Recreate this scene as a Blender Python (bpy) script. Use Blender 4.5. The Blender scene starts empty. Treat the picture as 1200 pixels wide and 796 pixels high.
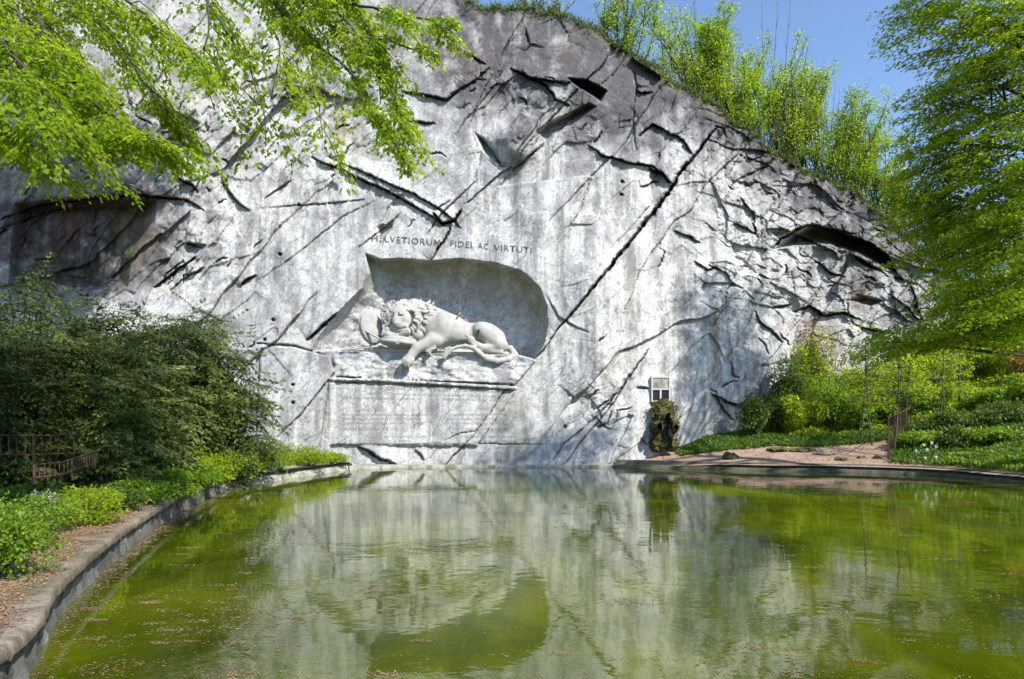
import bpy, math, random
import numpy as np
from mathutils import Vector

# ------------------------------------------------------------------ camera, sky, sun, exposure
sc = bpy.context.scene
COL = sc.collection
CAMZ, F = 2.4, 800.0            # eye height above the water, focal length in photo pixels
HZ = 497.0                      # photo row of the horizon
cam_d = bpy.data.cameras.new('camera'); cam = bpy.data.objects.new('camera', cam_d); COL.objects.link(cam)
cam.location = (0, 0, CAMZ); cam.rotation_euler = (math.radians(90), 0, 0)
cam_d.sensor_width = 36; cam_d.lens = 24; cam_d.shift_y = (HZ-398)/1200
cam_d.clip_end = 3000; cam_d.clip_start = .05
sc.camera = cam
SUN = Vector((.58, -.60, .78)).normalized()
w = bpy.data.worlds.new('World'); sc.world = w; w.use_nodes = True
nt = w.node_tree; bg = nt.nodes['Background']
sky = nt.nodes.new('ShaderNodeTexSky'); sky.sky_type = 'NISHITA'; sky.sun_disc = False
sky.sun_elevation = math.asin(SUN.z); sky.sun_rotation = math.atan2(SUN.x, SUN.y)
sky.altitude = 500; sky.dust_density = .6; sky.ozone_density = 3.5
nt.links.new(sky.outputs[0], bg.inputs[0]); bg.inputs[1].default_value = .15
sl = bpy.data.lights.new('sun', 'SUN'); sl.energy = 4.3; sl.angle = math.radians(.5); sl.color = (1, .955, .88)
so = bpy.data.objects.new('sun', sl); COL.objects.link(so); so.rotation_euler = SUN.to_track_quat('Z', 'Y').to_euler()
sc.view_settings.view_transform = 'Standard'; sc.view_settings.look = 'None'
sc.view_settings.exposure = .80; sc.view_settings.gamma = 1; sc.view_settings.use_curve_mapping = False
sc.cycles.max_bounces = 6; sc.cycles.diffuse_bounces = 4; sc.cycles.glossy_bounces = 3
sc.cycles.transmission_bounces = 3; sc.cycles.transparent_max_bounces = 4
sc.cycles.caustics_reflective = False; sc.cycles.caustics_refractive = False

R = np.random.RandomState(7); random.seed(7)

# ------------------------------------------------------------------ helpers
def at(px, py, Y):              # a point of the photo taken to its real distance
    return np.array([(px-600)/F*Y, Y, CAMZ+(HZ-py)/F*Y])
def onw(px, py, z=0.):          # a point of the photo taken to height z
    Y = (CAMZ-z)*F/(py-HZ); return np.array([(px-600)/F*Y, Y, z])
def tag(o, label=None, cat=None, group=None, kind=None):
    if label: o['label'] = label
    if cat: o['category'] = cat
    if group: o['group'] = group
    if kind: o['kind'] = kind
    return o
def empty(name, loc, label, cat, group=None):
    o = bpy.data.objects.new(name, None); COL.objects.link(o); o.location = loc; o.empty_display_size = .2
    return tag(o, label, cat, group)
def link(name, me, mat=None, parent=None, smooth=False):
    o = bpy.data.objects.new(name, me); COL.objects.link(o)
    if mat: me.materials.append(mat)
    if smooth and len(me.polygons): me.polygons.foreach_set('use_smooth', np.ones(len(me.polygons), bool))
    if parent is not None:
        o.parent = parent; o.matrix_parent_inverse = (parent.matrix_world.inverted() if False else o.matrix_parent_inverse)
        o.location = -Vector(parent.location)
    return o
def quadmesh(name, V, Q, rnd=None, attrs=None):
    """fast mesh of quads; V (n,3) Q (m,4)"""
    me = bpy.data.meshes.new(name); n, m = len(V), len(Q)
    me.vertices.add(n); me.vertices.foreach_set('co', np.ascontiguousarray(V, dtype=np.float32).ravel())
    me.loops.add(4*m); me.loops.foreach_set('vertex_index', np.ascontiguousarray(Q, dtype=np.int32).ravel())
    me.polygons.add(m); me.polygons.foreach_set('loop_start', np.arange(0, 4*m, 4, dtype=np.int32))
    if rnd is not None:
        a = me.attributes.new('rnd', 'FLOAT', 'FACE'); a.data.foreach_set('value', np.ascontiguousarray(rnd, dtype=np.float32))
    for k, v in (attrs or {}).items():
        a = me.attributes.new(k, 'FLOAT', 'POINT'); a.data.foreach_set('value', np.ascontiguousarray(v, dtype=np.float32).ravel())
    me.update(calc_edges=True); me.validate(); return me
class MB:
    """collects simple shapes into ONE mesh"""
    def __init__(s): s.v = []; s.f = []
    def add(s, v, f):
        b = len(s.v); s.v += [tuple(float(c) for c in q) for q in v]; s.f += [tuple(b+i for i in g) for g in f]
    def box(s, x0, x1, y0, y1, z0, z1):
        s.add([(x0,y0,z0),(x1,y0,z0),(x1,y1,z0),(x0,y1,z0),(x0,y0,z1),(x1,y0,z1),(x1,y1,z1),(x0,y1,z1)],
              [(0,3,2,1),(4,5,6,7),(0,1,5,4),(1,2,6,5),(2,3,7,6),(3,0,4,7)])
    def tube(s, P, r, n=6):
        P = [np.array(p, float) for p in P]; r = r if hasattr(r, '__len__') else [r]*len(P)
        v = []; f = []
        for i, p in enumerate(P):
            d = P[min(i+1, len(P)-1)]-P[max(i-1, 0)]; d = d/(np.linalg.norm(d)+1e-9)
            a = np.cross(d, [0, 0, 1] if abs(d[2]) < .9 else [1, 0, 0]); a /= np.linalg.norm(a); b = np.cross(d, a)
            for k in range(n):
                t = 2*math.pi*k/n; v.append(p+r[i]*(a*math.cos(t)+b*math.sin(t)))
        for i in range(len(P)-1):
            for k in range(n):
                f.append((i*n+k, i*n+(k+1) % n, (i+1)*n+(k+1) % n, (i+1)*n+k))
        f.append(tuple(range(n))[::-1]); f.append(tuple((len(P)-1)*n+k for k in range(n)))
        s.add(v, f)
    def build(s, name, mat, parent=None, smooth=False):
        me = bpy.data.meshes.new(name); me.from_pydata(s.v, [], s.f); me.update()
        return link(name, me, mat, parent, smooth)

_perm = np.random.RandomState(3).permutation(512).astype(np.int64)
_perm = np.concatenate([_perm, _perm, _perm])
def _h(ix, iy, s=0): return _perm[(_perm[(_perm[ix & 511]+iy) & 511]+s) & 511]
def perlin(x, y, s=0):
    ix = np.floor(x).astype(np.int64); iy = np.floor(y).astype(np.int64); fx = x-ix; fy = y-iy
    u = fx*fx*fx*(fx*(fx*6-15)+10); v = fy*fy*fy*(fy*(fy*6-15)+10)
    def g(a, b, dx, dy):
        t = _h(a, b, s)*(2*math.pi/512); return np.cos(t)*dx+np.sin(t)*dy
    n00 = g(ix, iy, fx, fy); n10 = g(ix+1, iy, fx-1, fy); n01 = g(ix, iy+1, fx, fy-1); n11 = g(ix+1, iy+1, fx-1, fy-1)
    return (n00*(1-u)+n10*u)*(1-v)+(n01*(1-u)+n11*u)*v
def fbm(x, y, o=4, s=0, g=.5):
    r = 0; a = 1.
    for k in range(o): x, y = .79*x-.613*y+7.3*k, .613*x+.79*y-3.1*k; r = r+a*perlin(x, y, s+17*k); x = x*2.03; y = y*2.03; a *= g
    return r
def worley(x, y, s=0):
    """F1, F2, id hash (0..1), offset to the cell's centre"""
    ix = np.floor(x).astype(np.int64); iy = np.floor(y).astype(np.int64)
    f1 = np.full(x.shape, 9.); f2 = np.full(x.shape, 9.); idd = np.zeros(x.shape, np.int64); dx1 = np.zeros(x.shape); dy1 = np.zeros(x.shape)
    for a in (-1, 0, 1):
        for b in (-1, 0, 1):
            cx = ix+a; cy = iy+b; h1 = _h(cx, cy, s); h2 = _h(cx, cy, s+91)
            dx = cx+.08+.84*h1/512.-x; dy = cy+.08+.84*h2/512.-y; d = dx*dx+dy*dy
            nb = d < f1
            f2 = np.where(nb, f1, np.minimum(f2, d)); idd = np.where(nb, _h(cx, cy, s+200), idd)
            dx1 = np.where(nb, dx, dx1); dy1 = np.where(nb, dy, dy1); f1 = np.where(nb, d, f1)
    return np.sqrt(f1), np.sqrt(f2), idd, dx1, dy1
def facets(x, y, s, tilt=1.):
    f1, f2, idd, dx, dy = worley(x, y, s)
    off = (_perm[idd]/512.-.5); ax = (_perm[idd+37]/512.-.5); ay = (_perm[idd+71]/512.-.5)
    return off+tilt*(ax*dx+ay*dy), f2-f1
def sstep(x, a, b): t = np.clip((x-a)/(b-a), 0, 1); return t*t*(3-2*t)

# ------------------------------------------------------------------ materials
class M:
    def __init__(s, name):
        s.m = bpy.data.materials.new(name); s.m.use_nodes = True; s.t = s.m.node_tree; s.n = s.t.nodes
        s.p = s.n['Principled BSDF']; s.out = s.n['Material Output']
        s.tc = s.n.new('ShaderNodeTexCoord')
    def co(s, scale=(1, 1, 1)):
        mp = s.n.new('ShaderNodeMapping'); mp.inputs['Scale'].default_value = scale
        s.t.links.new(s.tc.outputs['Object'], mp.inputs[0]); return mp.outputs[0]
    def L(s, a, b): s.t.links.new(a, b)
    def noise(s, scale, detail=4, rough=.55, st=(1, 1, 1), dist=0):
        n = s.n.new('ShaderNodeTexNoise'); n.inputs['Scale'].default_value = scale; n.inputs['Detail'].default_value = detail
        n.inputs['Roughness'].default_value = rough; n.inputs['Distortion'].default_value = dist
        s.L(s.co(st), n.inputs['Vector']); return n.outputs['Fac']
    def attr(s, name): a = s.n.new('ShaderNodeAttribute'); a.attribute_name = name; return a.outputs['Fac']
    def ramp(s, fac, stops, interp='LINEAR'):
        r = s.n.new('ShaderNodeValToRGB'); r.color_ramp.interpolation = interp; e = r.color_ramp.elements
        while len(e) < len(stops): e.new(.5)
        for k, (p, c) in enumerate(stops):
            e[k].position = p; e[k].color = (c, c, c, 1) if not hasattr(c, '__len__') else (*c, 1)
        s.L(fac, r.inputs[0]); return r.outputs[0]
    def math(s, op, a, b=None, c=None, clamp=False):
        m = s.n.new('ShaderNodeMath'); m.operation = op; m.use_clamp = clamp
        for i, x in enumerate((a, b, c)):
            if x is None: continue
            if isinstance(x, (int, float)): m.inputs[i].default_value = x
            else: s.L(x, m.inputs[i])
        return m.outputs[0]
    def mix(s, fac, a, b, mode='MIX'):
        m = s.n.new('ShaderNodeMix'); m.data_type = 'RGBA'; m.blend_type = mode
        for sock, x in ((m.inputs[0], fac), (m.inputs[6], a), (m.inputs[7], b)):
            if isinstance(x, (int, float)): sock.default_value = x
            elif isinstance(x, tuple): sock.default_value = (*x, 1)
            else: s.L(x, sock)
        return m.outputs[2]
    def color(s, c):
        if isinstance(c, tuple): s.p.inputs['Base Color'].default_value = (*c, 1)
        else: s.L(c, s.p.inputs['Base Color'])
    def rough(s, r): s.p.inputs['Roughness'].default_value = r
    def bump(s, h, strength=.5, dist=.05):
        b = s.n.new('ShaderNodeBump'); b.inputs['Strength'].default_value = strength; b.inputs['Distance'].default_value = dist
        s.L(h, b.inputs['Height']); s.L(b.outputs[0], s.p.inputs['Normal']); return b
def leafmat(name, c0, c1, c2, trans=.45, rough=.5, big=.25):
    m = M(name); r = m.attr('rnd')
    n = m.noise(big, 2)
    f = m.math('ADD', m.math('MULTIPLY', r, .7), m.math('MULTIPLY', m.math('SUBTRACT', n, .35), .9), clamp=True)
    c = m.ramp(f, [(0, c0), (.5, c1), (1, c2)])
    m.color(c); m.rough(rough); m.p.inputs['Specular IOR Level'].default_value = .35
    if trans:
        t = m.n.new('ShaderNodeBsdfTranslucent'); mx = m.n.new('ShaderNodeMixShader'); mx.inputs[0].default_value = trans
        hs = m.n.new('ShaderNodeHueSaturation'); hs.inputs['Value'].default_value = 1.85; hs.inputs['Hue'].default_value = .485
        m.L(c, hs.inputs['Color']); m.L(hs.outputs[0], t.inputs[0])
        m.L(m.p.outputs[0], mx.inputs[1]); m.L(t.outputs[0], mx.inputs[2]); m.L(mx.outputs[0], m.out.inputs[0])
    return m.m
def plain(name, c, c2=None, rough=.8, scale=6, bump=.3, st=(1, 1, 1)):
    m = M(name); n = m.noise(scale, 6, .6, st); m.color(m.ramp(n, [(.3, c), (.7, c2 or tuple(x*1.35 for x in c))])); m.rough(rough)
    m.bump(n, bump, .03); return m.m

def rock_material():
    m = M('cliff_rock'); dark = m.attr('dark'); moss = m.attr('moss'); rust = m.attr('rust'); soil_shade = m.attr('soil_shade'); stk = m.attr('streak')
    n1 = m.noise(.22, 6, .6); n2 = m.noise(2.2, 7, .65); n3 = m.noise(14, 4, .7); st = m.noise(1.1, 7, .68, (1, 1, .06)); st2 = m.noise(3.2, 4, .6, (1, 1, .05), .3)
    base = m.ramp(n1, [(.3, (.42, .42, .43)), (.5, (.54, .54, .53)), (.7, (.65, .645, .62))])
    mott = m.ramp(n2, [(.33, .5), (.5, .95), (.7, 1.15)])
    c = m.mix(.75, base, mott, 'MULTIPLY')
    n4 = m.noise(7, 8, .78); c = m.mix(1., c, m.ramp(n4, [(.36, .70), (.5, .98), (.64, 1.10)]), 'MULTIPLY')
    c = m.mix(1., c, m.ramp(n3, [(.3, .80), (.55, 1.04)]), 'MULTIPLY')
    def veins(ang_, sx_, sz_, scale, wdt, det=3):
        t = m.n.new('ShaderNodeMapping'); t.vector_type = 'TEXTURE'; t.inputs['Rotation'].default_value = (0, math.radians(ang_), 0); t.inputs['Scale'].default_value = (sx_, 1, sz_)
        m.L(m.tc.outputs['Object'], t.inputs[0]); q = m.n.new('ShaderNodeTexNoise'); q.inputs['Scale'].default_value = scale; q.inputs['Detail'].default_value = det; q.inputs['Roughness'].default_value = .5; m.L(t.outputs[0], q.inputs['Vector'])
        return m.ramp(m.math('ABSOLUTE', m.math('SUBTRACT', q.outputs['Fac'], .5)), [(0., 1.), (wdt, 0.)])
    vn = m.math('MULTIPLY', m.math('MAXIMUM', veins(-52, 3., .5, .42, .008), veins(-40, 2.5, .6, .8, .007)), m.ramp(n2, [(.42, 0.), (.52, .75)]))
    c = m.mix(vn, c, (.12, .115, .11))
    s = m.math('MULTIPLY', m.ramp(st, [(.47, 0.), (.57, 1.)]), stk)
    c = m.mix(m.math('MULTIPLY', s, .75), c, (.15, .148, .158))
    s2 = m.math('MULTIPLY', m.ramp(st2, [(.52, 0.), (.66, 1.)]), m.math('ADD', m.math('MULTIPLY', stk, .45), .1))
    c = m.mix(s2, c, (.22, .21, .20))
    # pale lime wash in streaks
    c = m.mix(m.math('MULTIPLY', m.ramp(st, [(.34, 1.), (.46, 0.)]), .5), c, (.78, .77, .73))
    # dark lichen, with tree shade at the upper left painted in
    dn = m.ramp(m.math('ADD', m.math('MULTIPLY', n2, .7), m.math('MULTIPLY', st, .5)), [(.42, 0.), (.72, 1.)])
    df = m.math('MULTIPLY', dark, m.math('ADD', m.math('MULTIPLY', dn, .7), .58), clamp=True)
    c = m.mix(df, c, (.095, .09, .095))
    lime = m.math('MULTIPLY', m.ramp(n3, [(.58, 0.), (.66, 1.)]), .3); c = m.mix(m.math('MULTIPLY', lime, dark), c, (.42, .40, .38))
    c = m.mix(m.math('MULTIPLY', rust, m.ramp(m.math('ADD', m.math('MULTIPLY', n2, .5), m.math('MULTIPLY', st2, .5)), [(.40, 0.), (.58, .9)])), c, (.26, .13, .055))
    c = m.mix(m.math('MULTIPLY', moss, m.ramp(m.math('ADD', m.math('MULTIPLY', st, .6), m.math('MULTIPLY', n2, .4)), [(.36, .15), (.58, 1.)])), c, (.23, .22, .12))
    c = m.mix(m.math('MULTIPLY', soil_shade, m.ramp(n2, [(.35, .2), (.55, .95)])), c, (.055, .045, .032))  # earth and black staining, plus painted shade in cracks and recesses
    m.color(c); m.rough(.85); m.p.inputs['Specular IOR Level'].default_value = .25
    h = m.math('ADD', m.math('MULTIPLY', m.noise(5, 9, .72), 1.), m.math('MULTIPLY', m.noise(1.6, 6, .6, (1, 1, 1), 1.5), .9))
    # chisel marks running with the dip of the rock
    tex = m.n.new('ShaderNodeMapping'); tex.vector_type = 'TEXTURE'; tex.inputs['Rotation'].default_value = (0, math.radians(-52), 0); tex.inputs['Scale'].default_value = (2.6, 1, .2)
    m.L(m.tc.outputs['Object'], tex.inputs[0]); nn = m.n.new('ShaderNodeTexNoise'); nn.inputs['Scale'].default_value = 3.2; nn.inputs['Detail'].default_value = 5
    m.L(tex.outputs[0], nn.inputs['Vector']); h = m.math('ADD', h, m.math('MULTIPLY', nn.outputs[0], .55))
    h = m.math('SUBTRACT', h, m.math('MULTIPLY', vn, .5)); h = m.math('ADD', h, m.math('MULTIPLY', n4, .8)); m.bump(h, .7, .07); return m.m
ROCK = rock_material()

def carved_material():
    m = M('carved_stone'); n = m.noise(1.5, 6, .6); n2 = m.noise(5, 8, .7); st = m.noise(2.5, 5, .6, (1, 1, .12))
    c = m.ramp(n, [(.35, (.30, .29, .27)), (.6, (.42, .41, .385))]); c = m.mix(m.ramp(st, [(.52, 0.), (.68, .4)]), c, (.33, .32, .28))
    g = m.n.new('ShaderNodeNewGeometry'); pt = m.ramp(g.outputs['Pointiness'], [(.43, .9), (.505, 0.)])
    c = m.mix(pt, c, (.30, .285, .23))          # dirt in the carving, plus crevice shading painted into the colour
    m.color(c); m.rough(.85); m.bump(n2, .6, .05); return m.m
CARVED = carved_material()
BARK = plain('bark', (.05, .042, .034), (.11, .095, .075), .9, 9, .6, (1, 1, .3))
TWIG = plain('twig_bark', (.035, .028, .022), (.07, .055, .042), .9, 12, .3)
GREYBARK = plain('grey_bark', (.12, .11, .09), (.22, .2, .17), .9, 12, .3)
RUSTY = plain('rusted_iron', (.045, .02, .012), (.11, .05, .028), .7, 20, .3)
# ------------------------------------------------------------------ the pond's outline
def wl(px, py): p = onw(px, py); return (p[0], p[1])
left_pts = [(0, .8), (-2.5, 1.9), (-3.9, 4.2), wl(30,796), wl(60,738), wl(91,700), wl(131,661), wl(167,631), wl(210,601), wl(258,577)]
rough_pts = [wl(258,577), wl(290,569), wl(318,564.5), wl(357,558.5), wl(397,552.5), wl(420,550)]
foot_pts = [wl(420,550), wl(480,548.5), wl(600,547.6), wl(720,547.6)]
right_pts = [wl(720,547.6), wl(800,549.5), wl(900,552.5), wl(975,553.5), wl(1044,555.5), wl(1110,559), wl(1200,568), (22.4, 22), (23, 14), (20, 6), (13, 1.5), (5, .6), (0, .8)]
def catmull(P, per=12):
    P = [np.array(p, float) for p in P]; out = []
    for i in range(len(P)-1):
        a = P[max(i-1, 0)]; b = P[i]; c = P[i+1]; d = P[min(i+2, len(P)-1)]
        for k in range(per):
            t = k/per; out.append(.5*((2*b)+(-a+c)*t+(2*a-5*b+4*c-d)*t*t+(-a+3*b-3*c+d)*t**3))
    out.append(P[-1]); return np.array(out)
LC, RC, FC, KC = catmull(left_pts), catmull(rough_pts, 16), catmull(foot_pts, 12), catmull(right_pts, 12)
def outward(C):                                  # left of travel = land
    d = np.gradient(C, axis=0); n = np.stack([-d[:, 1], d[:, 0]], 1); return n/np.linalg.norm(n, axis=1)[:, None]
def ext(C, prof_off, prof_z, name, mat, parent=None, smooth=False, jit=0, seed=0, close=False, attrs=None):
    """loft a cross-section (offset from the waterline, height) along a curve"""
    n = outward(C); r = np.random.RandomState(seed); V = []; m = len(prof_off)
    # resample finely so the edge is not machine-straight
    for i in range(len(C)):
        for o_, z_ in zip(prof_off, prof_z):
            p = C[i]+n[i]*(o_+jit*r.randn()*.5); V.append((p[0], p[1], z_+jit*r.randn()*.4))
    Q = [(i*m+k, (i+1)*m+k, (i+1)*m+k+1, i*m+k+1) for i in range(len(C)-1) for k in range(m-1)]
    me = quadmesh(name, np.array(V), np.array(Q)); return link(name, me, mat, parent, smooth)
def densify(C, step):
    d = np.r_[0, np.cumsum(np.linalg.norm(np.diff(C, axis=0), axis=1))]; t = np.arange(0, d[-1], step)
    return np.stack([np.interp(t, d, C[:, 0]), np.interp(t, d, C[:, 1])], 1)

# water
def water_mat():
    m = M('pond_water')
    n = m.noise(.16, 4, .55, (1, .8, 1), .6); n2 = m.noise(.9, 4, .6, (1, .55, 1), 1.)
    f = m.math('ADD', m.math('MULTIPLY', n, .75), m.math('MULTIPLY', n2, .3))
    m.color(m.ramp(f, [(.36, (.016, .027, .001)), (.52, (.062, .080, .002)), (.68, (.15, .17, .006))]))
    m.rough(.015); m.p.inputs['IOR'].default_value = 1.72
    h = m.math('ADD', m.math('MULTIPLY', m.noise(.55, 3, .5, (1, 1.2, 1), 1.2), .65), m.math('MULTIPLY', m.noise(3.2, 3, .5, (1, 1.7, 1), .5), .11))
    h = m.math('ADD', h, m.math('MULTIPLY', m.noise(11, 2, .5, (1, 1.6, 1)), .022))
    sep = m.n.new('ShaderNodeSeparateXYZ'); m.L(m.tc.outputs['Object'], sep.inputs[0])
    for cx, cy, amp, fr in ((-1.0, 11.6, .05, 11), (.5, 10.9, .035, 15), (-2.6, 11.9, .05, 10), (-2.0, 9.9, .04, 13), (.3, 12.6, .03, 12)):
        dx = m.math('SUBTRACT', sep.outputs[0], cx); dy = m.math('SUBTRACT', sep.outputs[1], cy)
        r = m.math('SQRT', m.math('ADD', m.math('MULTIPLY', dx, dx), m.math('MULTIPLY', dy, dy)))
        e = m.math('EXPONENT', m.math('MULTIPLY', r, -1.3))
        h = m.math('ADD', h, m.math('MULTIPLY', m.math('MULTIPLY', m.math('SINE', m.math('MULTIPLY', r, fr)), e), amp))
    m.bump(h, 1., .011); return m.m
mb = MB(); mb.add([(-60, -20, 0), (70, -20, 0), (70, 60, 0), (-60, 60, 0)], [(0, 1, 2, 3)])
tag(mb.build('pond_water', water_mat()), 'murky green pond water mirroring the rock face', None, None, 'structure')
mb = MB(); mb.add([(-900, -900, -1.6), (900, -900, -1.6), (900, 900, -1.6), (-900, 900, -1.6)], [(0, 1, 2, 3)])
tag(mb.build('ground', plain('bed_soil', (.06, .055, .03), (.1, .09, .05), 1, .6, .2)), 'dark earth under and around the pond', None, None, 'structure')

# banks: one sheet each, lofted outward from the pond's edge
def bank(C, offs, zf, name, mat, label):
    C = densify(C, .35); n = outward(C)
    nn = n.copy()
    for _ in range(30): nn[1:-1] = (nn[:-2]+nn[1:-1]*2+nn[2:])/4
    nn /= np.linalg.norm(nn, axis=1)[:, None]; P = C[:, None, :]+nn[:, None, :]*np.array(offs)[None, :, None]
    X, Y = P[..., 0], P[..., 1]; Z = zf(X, Y, np.broadcast_to(np.array(offs)[None, :], X.shape)); m = len(offs)
    V = np.stack([X, Y, Z], -1).reshape(-1, 3); i, k = np.meshgrid(np.arange(len(C)-1), np.arange(m-1), indexing='ij')
    a = (i*m+k).ravel(); Q = np.stack([a, a+m, a+m+1, a+1], 1)
    o = link(name, quadmesh(name, V, Q), mat, None, True); return tag(o, label, None, None, 'structure')
offs = list(np.arange(0, 12, .3))+list(np.arange(12, 60, 4.))
def zl(X, Y, d): return .40+sstep(d, 1.2, 5)*.25+sstep(d, 5, 16)*1.1+fbm(X*.5, Y*.5, 4, 5)*.12*sstep(d, 1, 2)
def zrd(d): return np.interp(d, [0, .5, 3, 5.5, 9, 14, 22, 60], [.30, .36, .95, 1.62, 2.35, 4.3, 6.6, 14.])
def zr(X, Y, d):
    k = sstep(X, 7.5, 12.); flat = np.interp(d, [0, .5, 2, 5, 60], [.10, .14, .45, 1.1, 4.]); return flat*(1-k)+zrd(d)*k+fbm(X*.6, Y*.6, 4, 9)*.10*sstep(d, .4, 1.5)
def soil_mat(name, a, b, c):
    m = M(name); n = m.noise(.7, 6, .6); n2 = m.noise(18, 5, .7); c_ = m.ramp(n, [(.35, a), (.55, b), (.75, c)])
    c_ = m.mix(1., c_, m.ramp(n2, [(.35, .6), (.6, 1.15)]), 'MULTIPLY'); m.color(c_); m.rough(1); m.bump(n2, .6, .05); return m.m
SOIL = soil_mat('garden_soil', (.04, .035, .02), (.07, .06, .03), (.05, .07, .02))
m_ = M('sandy_soil'); sx = m_.n.new('ShaderNodeSeparateXYZ'); m_.L(m_.tc.outputs['Object'], sx.inputs[0])
n_ = m_.noise(.8, 7, .65); n2_ = m_.noise(15, 5, .7)
cs = m_.ramp(n_, [(.3, (.21, .135, .10)), (.5, (.32, .22, .165)), (.72, (.40, .29, .22))]); cs = m_.mix(1., cs, m_.ramp(n2_, [(.3, .62), (.6, 1.1)]), 'MULTIPLY')
gsep = m_.math('GREATER_THAN', m_.math('ADD', sx.outputs[2], m_.math('MULTIPLY', n_, .5)), 2.0)
cs = m_.mix(gsep, cs, (.05, .055, .022)); m_.color(cs); m_.rough(1); m_.bump(n2_, .5, .05)
bank(np.r_[KC[140:], LC[1:]], offs, zl, 'left_bank_ground', SOIL, 'dark planted earth on the left bank') if False else None
bank(np.r_[LC, RC[1:]], offs, zl, 'left_bank_ground', SOIL, 'dark planted earth of the left bank')
bank(np.r_[FC[-8:], KC[1:]], offs, zr, 'sandy_ground', m_.m, 'reddish sandy earth of the right bank')
def ring_dist(C, X, Y):
    D = densify(C, .5); return np.sqrt((X-D[:, 0])**2+(Y-D[:, 1])**2).min()
def gz(X, Y):
    if X > 3:
        d = ring_dist(KC, X, Y); return float(zr(np.array([X*1.]), np.array([Y*1.]), np.array([d]))[0])
    d = ring_dist(np.r_[LC, RC], X, Y); return float(zl(np.array([X*1.]), np.array([Y*1.]), np.array([d]))[0])

# ------------------------------------------------------------------ cliff
U = np.concatenate([np.arange(-420, -30, 6), np.arange(-30, 1180, 1.15), np.arange(1180, 1620, 6)]).astype(float)
def top_of(u):
    t = np.interp(u, [-420, 480, 520, 545, 590, 625, 662, 700, 740, 770, 820, 870, 900, 950, 1000, 1040, 1080, 1130, 1200, 1620],
                     [-190, -110, -40, 2, 12, 14, 18, 36, 66, 84, 113, 150, 178, 206, 226, 258, 292, 335, 370, 400])
    return t+fbm(u/17., u*0+.3, 4, 2)*7+fbm(u/6., u*0+.7, 3, 4)*3.5+(np.floor(u/37.+perlin(u/50., u*0, 6))%2)*3
T = top_of(U); NV = 560; VB = 558.
vv = np.linspace(0, 1, NV)
Ug, Vg = np.meshgrid(U, vv, indexing='ij'); Vg = VB+(T[:, None]-VB)*Vg
Tg = np.broadcast_to(T[:, None], Ug.shape)
def blob(cx, cy, rx, ry, ang=0, p=1.):
    a = math.radians(ang); dx = Ug-cx; dy = Vg-cy; x = dx*math.cos(a)-dy*math.sin(a); y = dx*math.sin(a)+dy*math.cos(a)
    return np.exp(-((x/rx)**2+(y/ry)**2)**p)
def seg_dist(P, jit=0., side=True):
    """distance (px) to a polyline, parameter along it, and which side (above = +), evaluated near it"""
    P = np.array(P, float); best = np.full(Ug.shape, 1e3); lo = P.min(0)-45; hi = P.max(0)+45
    i0, i1 = np.searchsorted(U, [lo[0], hi[0]]); sl_ = slice(i0, i1)
    x = Ug[sl_]; y = Vg[sl_]; b = best[sl_].copy(); par = np.zeros(b.shape); sg = np.zeros(b.shape); n = len(P)-1
    if jit: x = x+JX[sl_]*jit; y = y+JY[sl_]*jit
    for k in range(n):
        a = P[k]; c = P[k+1]-a; L2 = (c**2).sum()+1e-9; t = np.clip(((x-a[0])*c[0]+(y-a[1])*c[1])/L2, 0, 1)
        ex_ = x-a[0]-t*c[0]; ey_ = y-a[1]-t*c[1]; d = np.hypot(ex_, ey_); m = d < b; b = np.where(m, d, b); par = np.where(m, (k+t)/n, par)
        nx, ny = c[1], -c[0]
        if ny > 0: nx, ny = -nx, -ny
        sg = np.where(m, np.sign(ex_*nx+ey_*ny), sg)
    return sl_, b, par, sg
def inside(P):
    P = np.array(P, float); r = np.zeros(Ug.shape, bool); j = len(P)-1
    for i in range(len(P)):
        xi, yi = P[i]; xj, yj = P[j]
        c = ((yi > Vg) != (yj > Vg)) & (Ug < (xj-xi)*(Vg-yi)/(yj-yi+1e-12)+xi); r ^= c; j = i
    return r
# base distance of the wall
Yb = np.interp(Ug, [-420, 0, 150, 300, 420, 700, 740, 790, 870, 960, 1130, 1620], [31, 36.3, 37.6, 38.2, 38.0, 38.2, 38.7, 39.9, 41.6, 43.8, 46, 50])
Yb = Yb+(547-Vg)*.0032
D = np.zeros(Ug.shape)                         # metres towards the camera
wu = Ug+fbm(Ug/90., Vg/90., 3, 11)*11; wv = Vg+fbm(Ug/90., Vg/90., 3, 12)*11
S_ = wu*.63-wv*.777; T_ = wu*.777+wv*.63       # along / across the dip of the joints
calm = np.clip(1-sstep(np.maximum(np.abs(Ug-512)/150., np.abs(Vg-425)/150.), .85, 1.15), 0, 1)  # dressed rock round the niche
rough = .05+1.*blob(625, 130, 80, 42, -20)+.85*blob(250, 150, 130, 80)+.75*blob(80, 240, 130, 100)+1.1*blob(950, 215, 150, 70, -30)+1.1*blob(1030, 310, 130, 80)+.5*blob(860, 330, 90, 80)
rough += .8*blob(220, 300, 60, 45, 20)+.5*blob(700, 480, 50, 60, 40)+.5*blob(420, 215, 110, 14, -25)+.5*blob(400, 150, 60, 60)+.3*blob(770, 200, 40, 60)
rough = np.clip(rough, 0, 1.15)*(1-.85*calm)
f, e = facets(S_/230., T_/85., 1, 1.4); D += f*.65*(1-.9*calm)
f, e2 = facets(S_/95.+3, T_/34., 5, 1.3); D += f*.30*(.3+rough)*(1-.8*calm)
rgt = sstep(Ug+fbm(Ug/40., Vg/40., 2, 44)*40, 770, 850)
ang = math.radians(24); A_ = wu*math.cos(ang)+wv*math.sin(ang); B_ = -wu*math.sin(ang)+wv*math.cos(ang)
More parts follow.
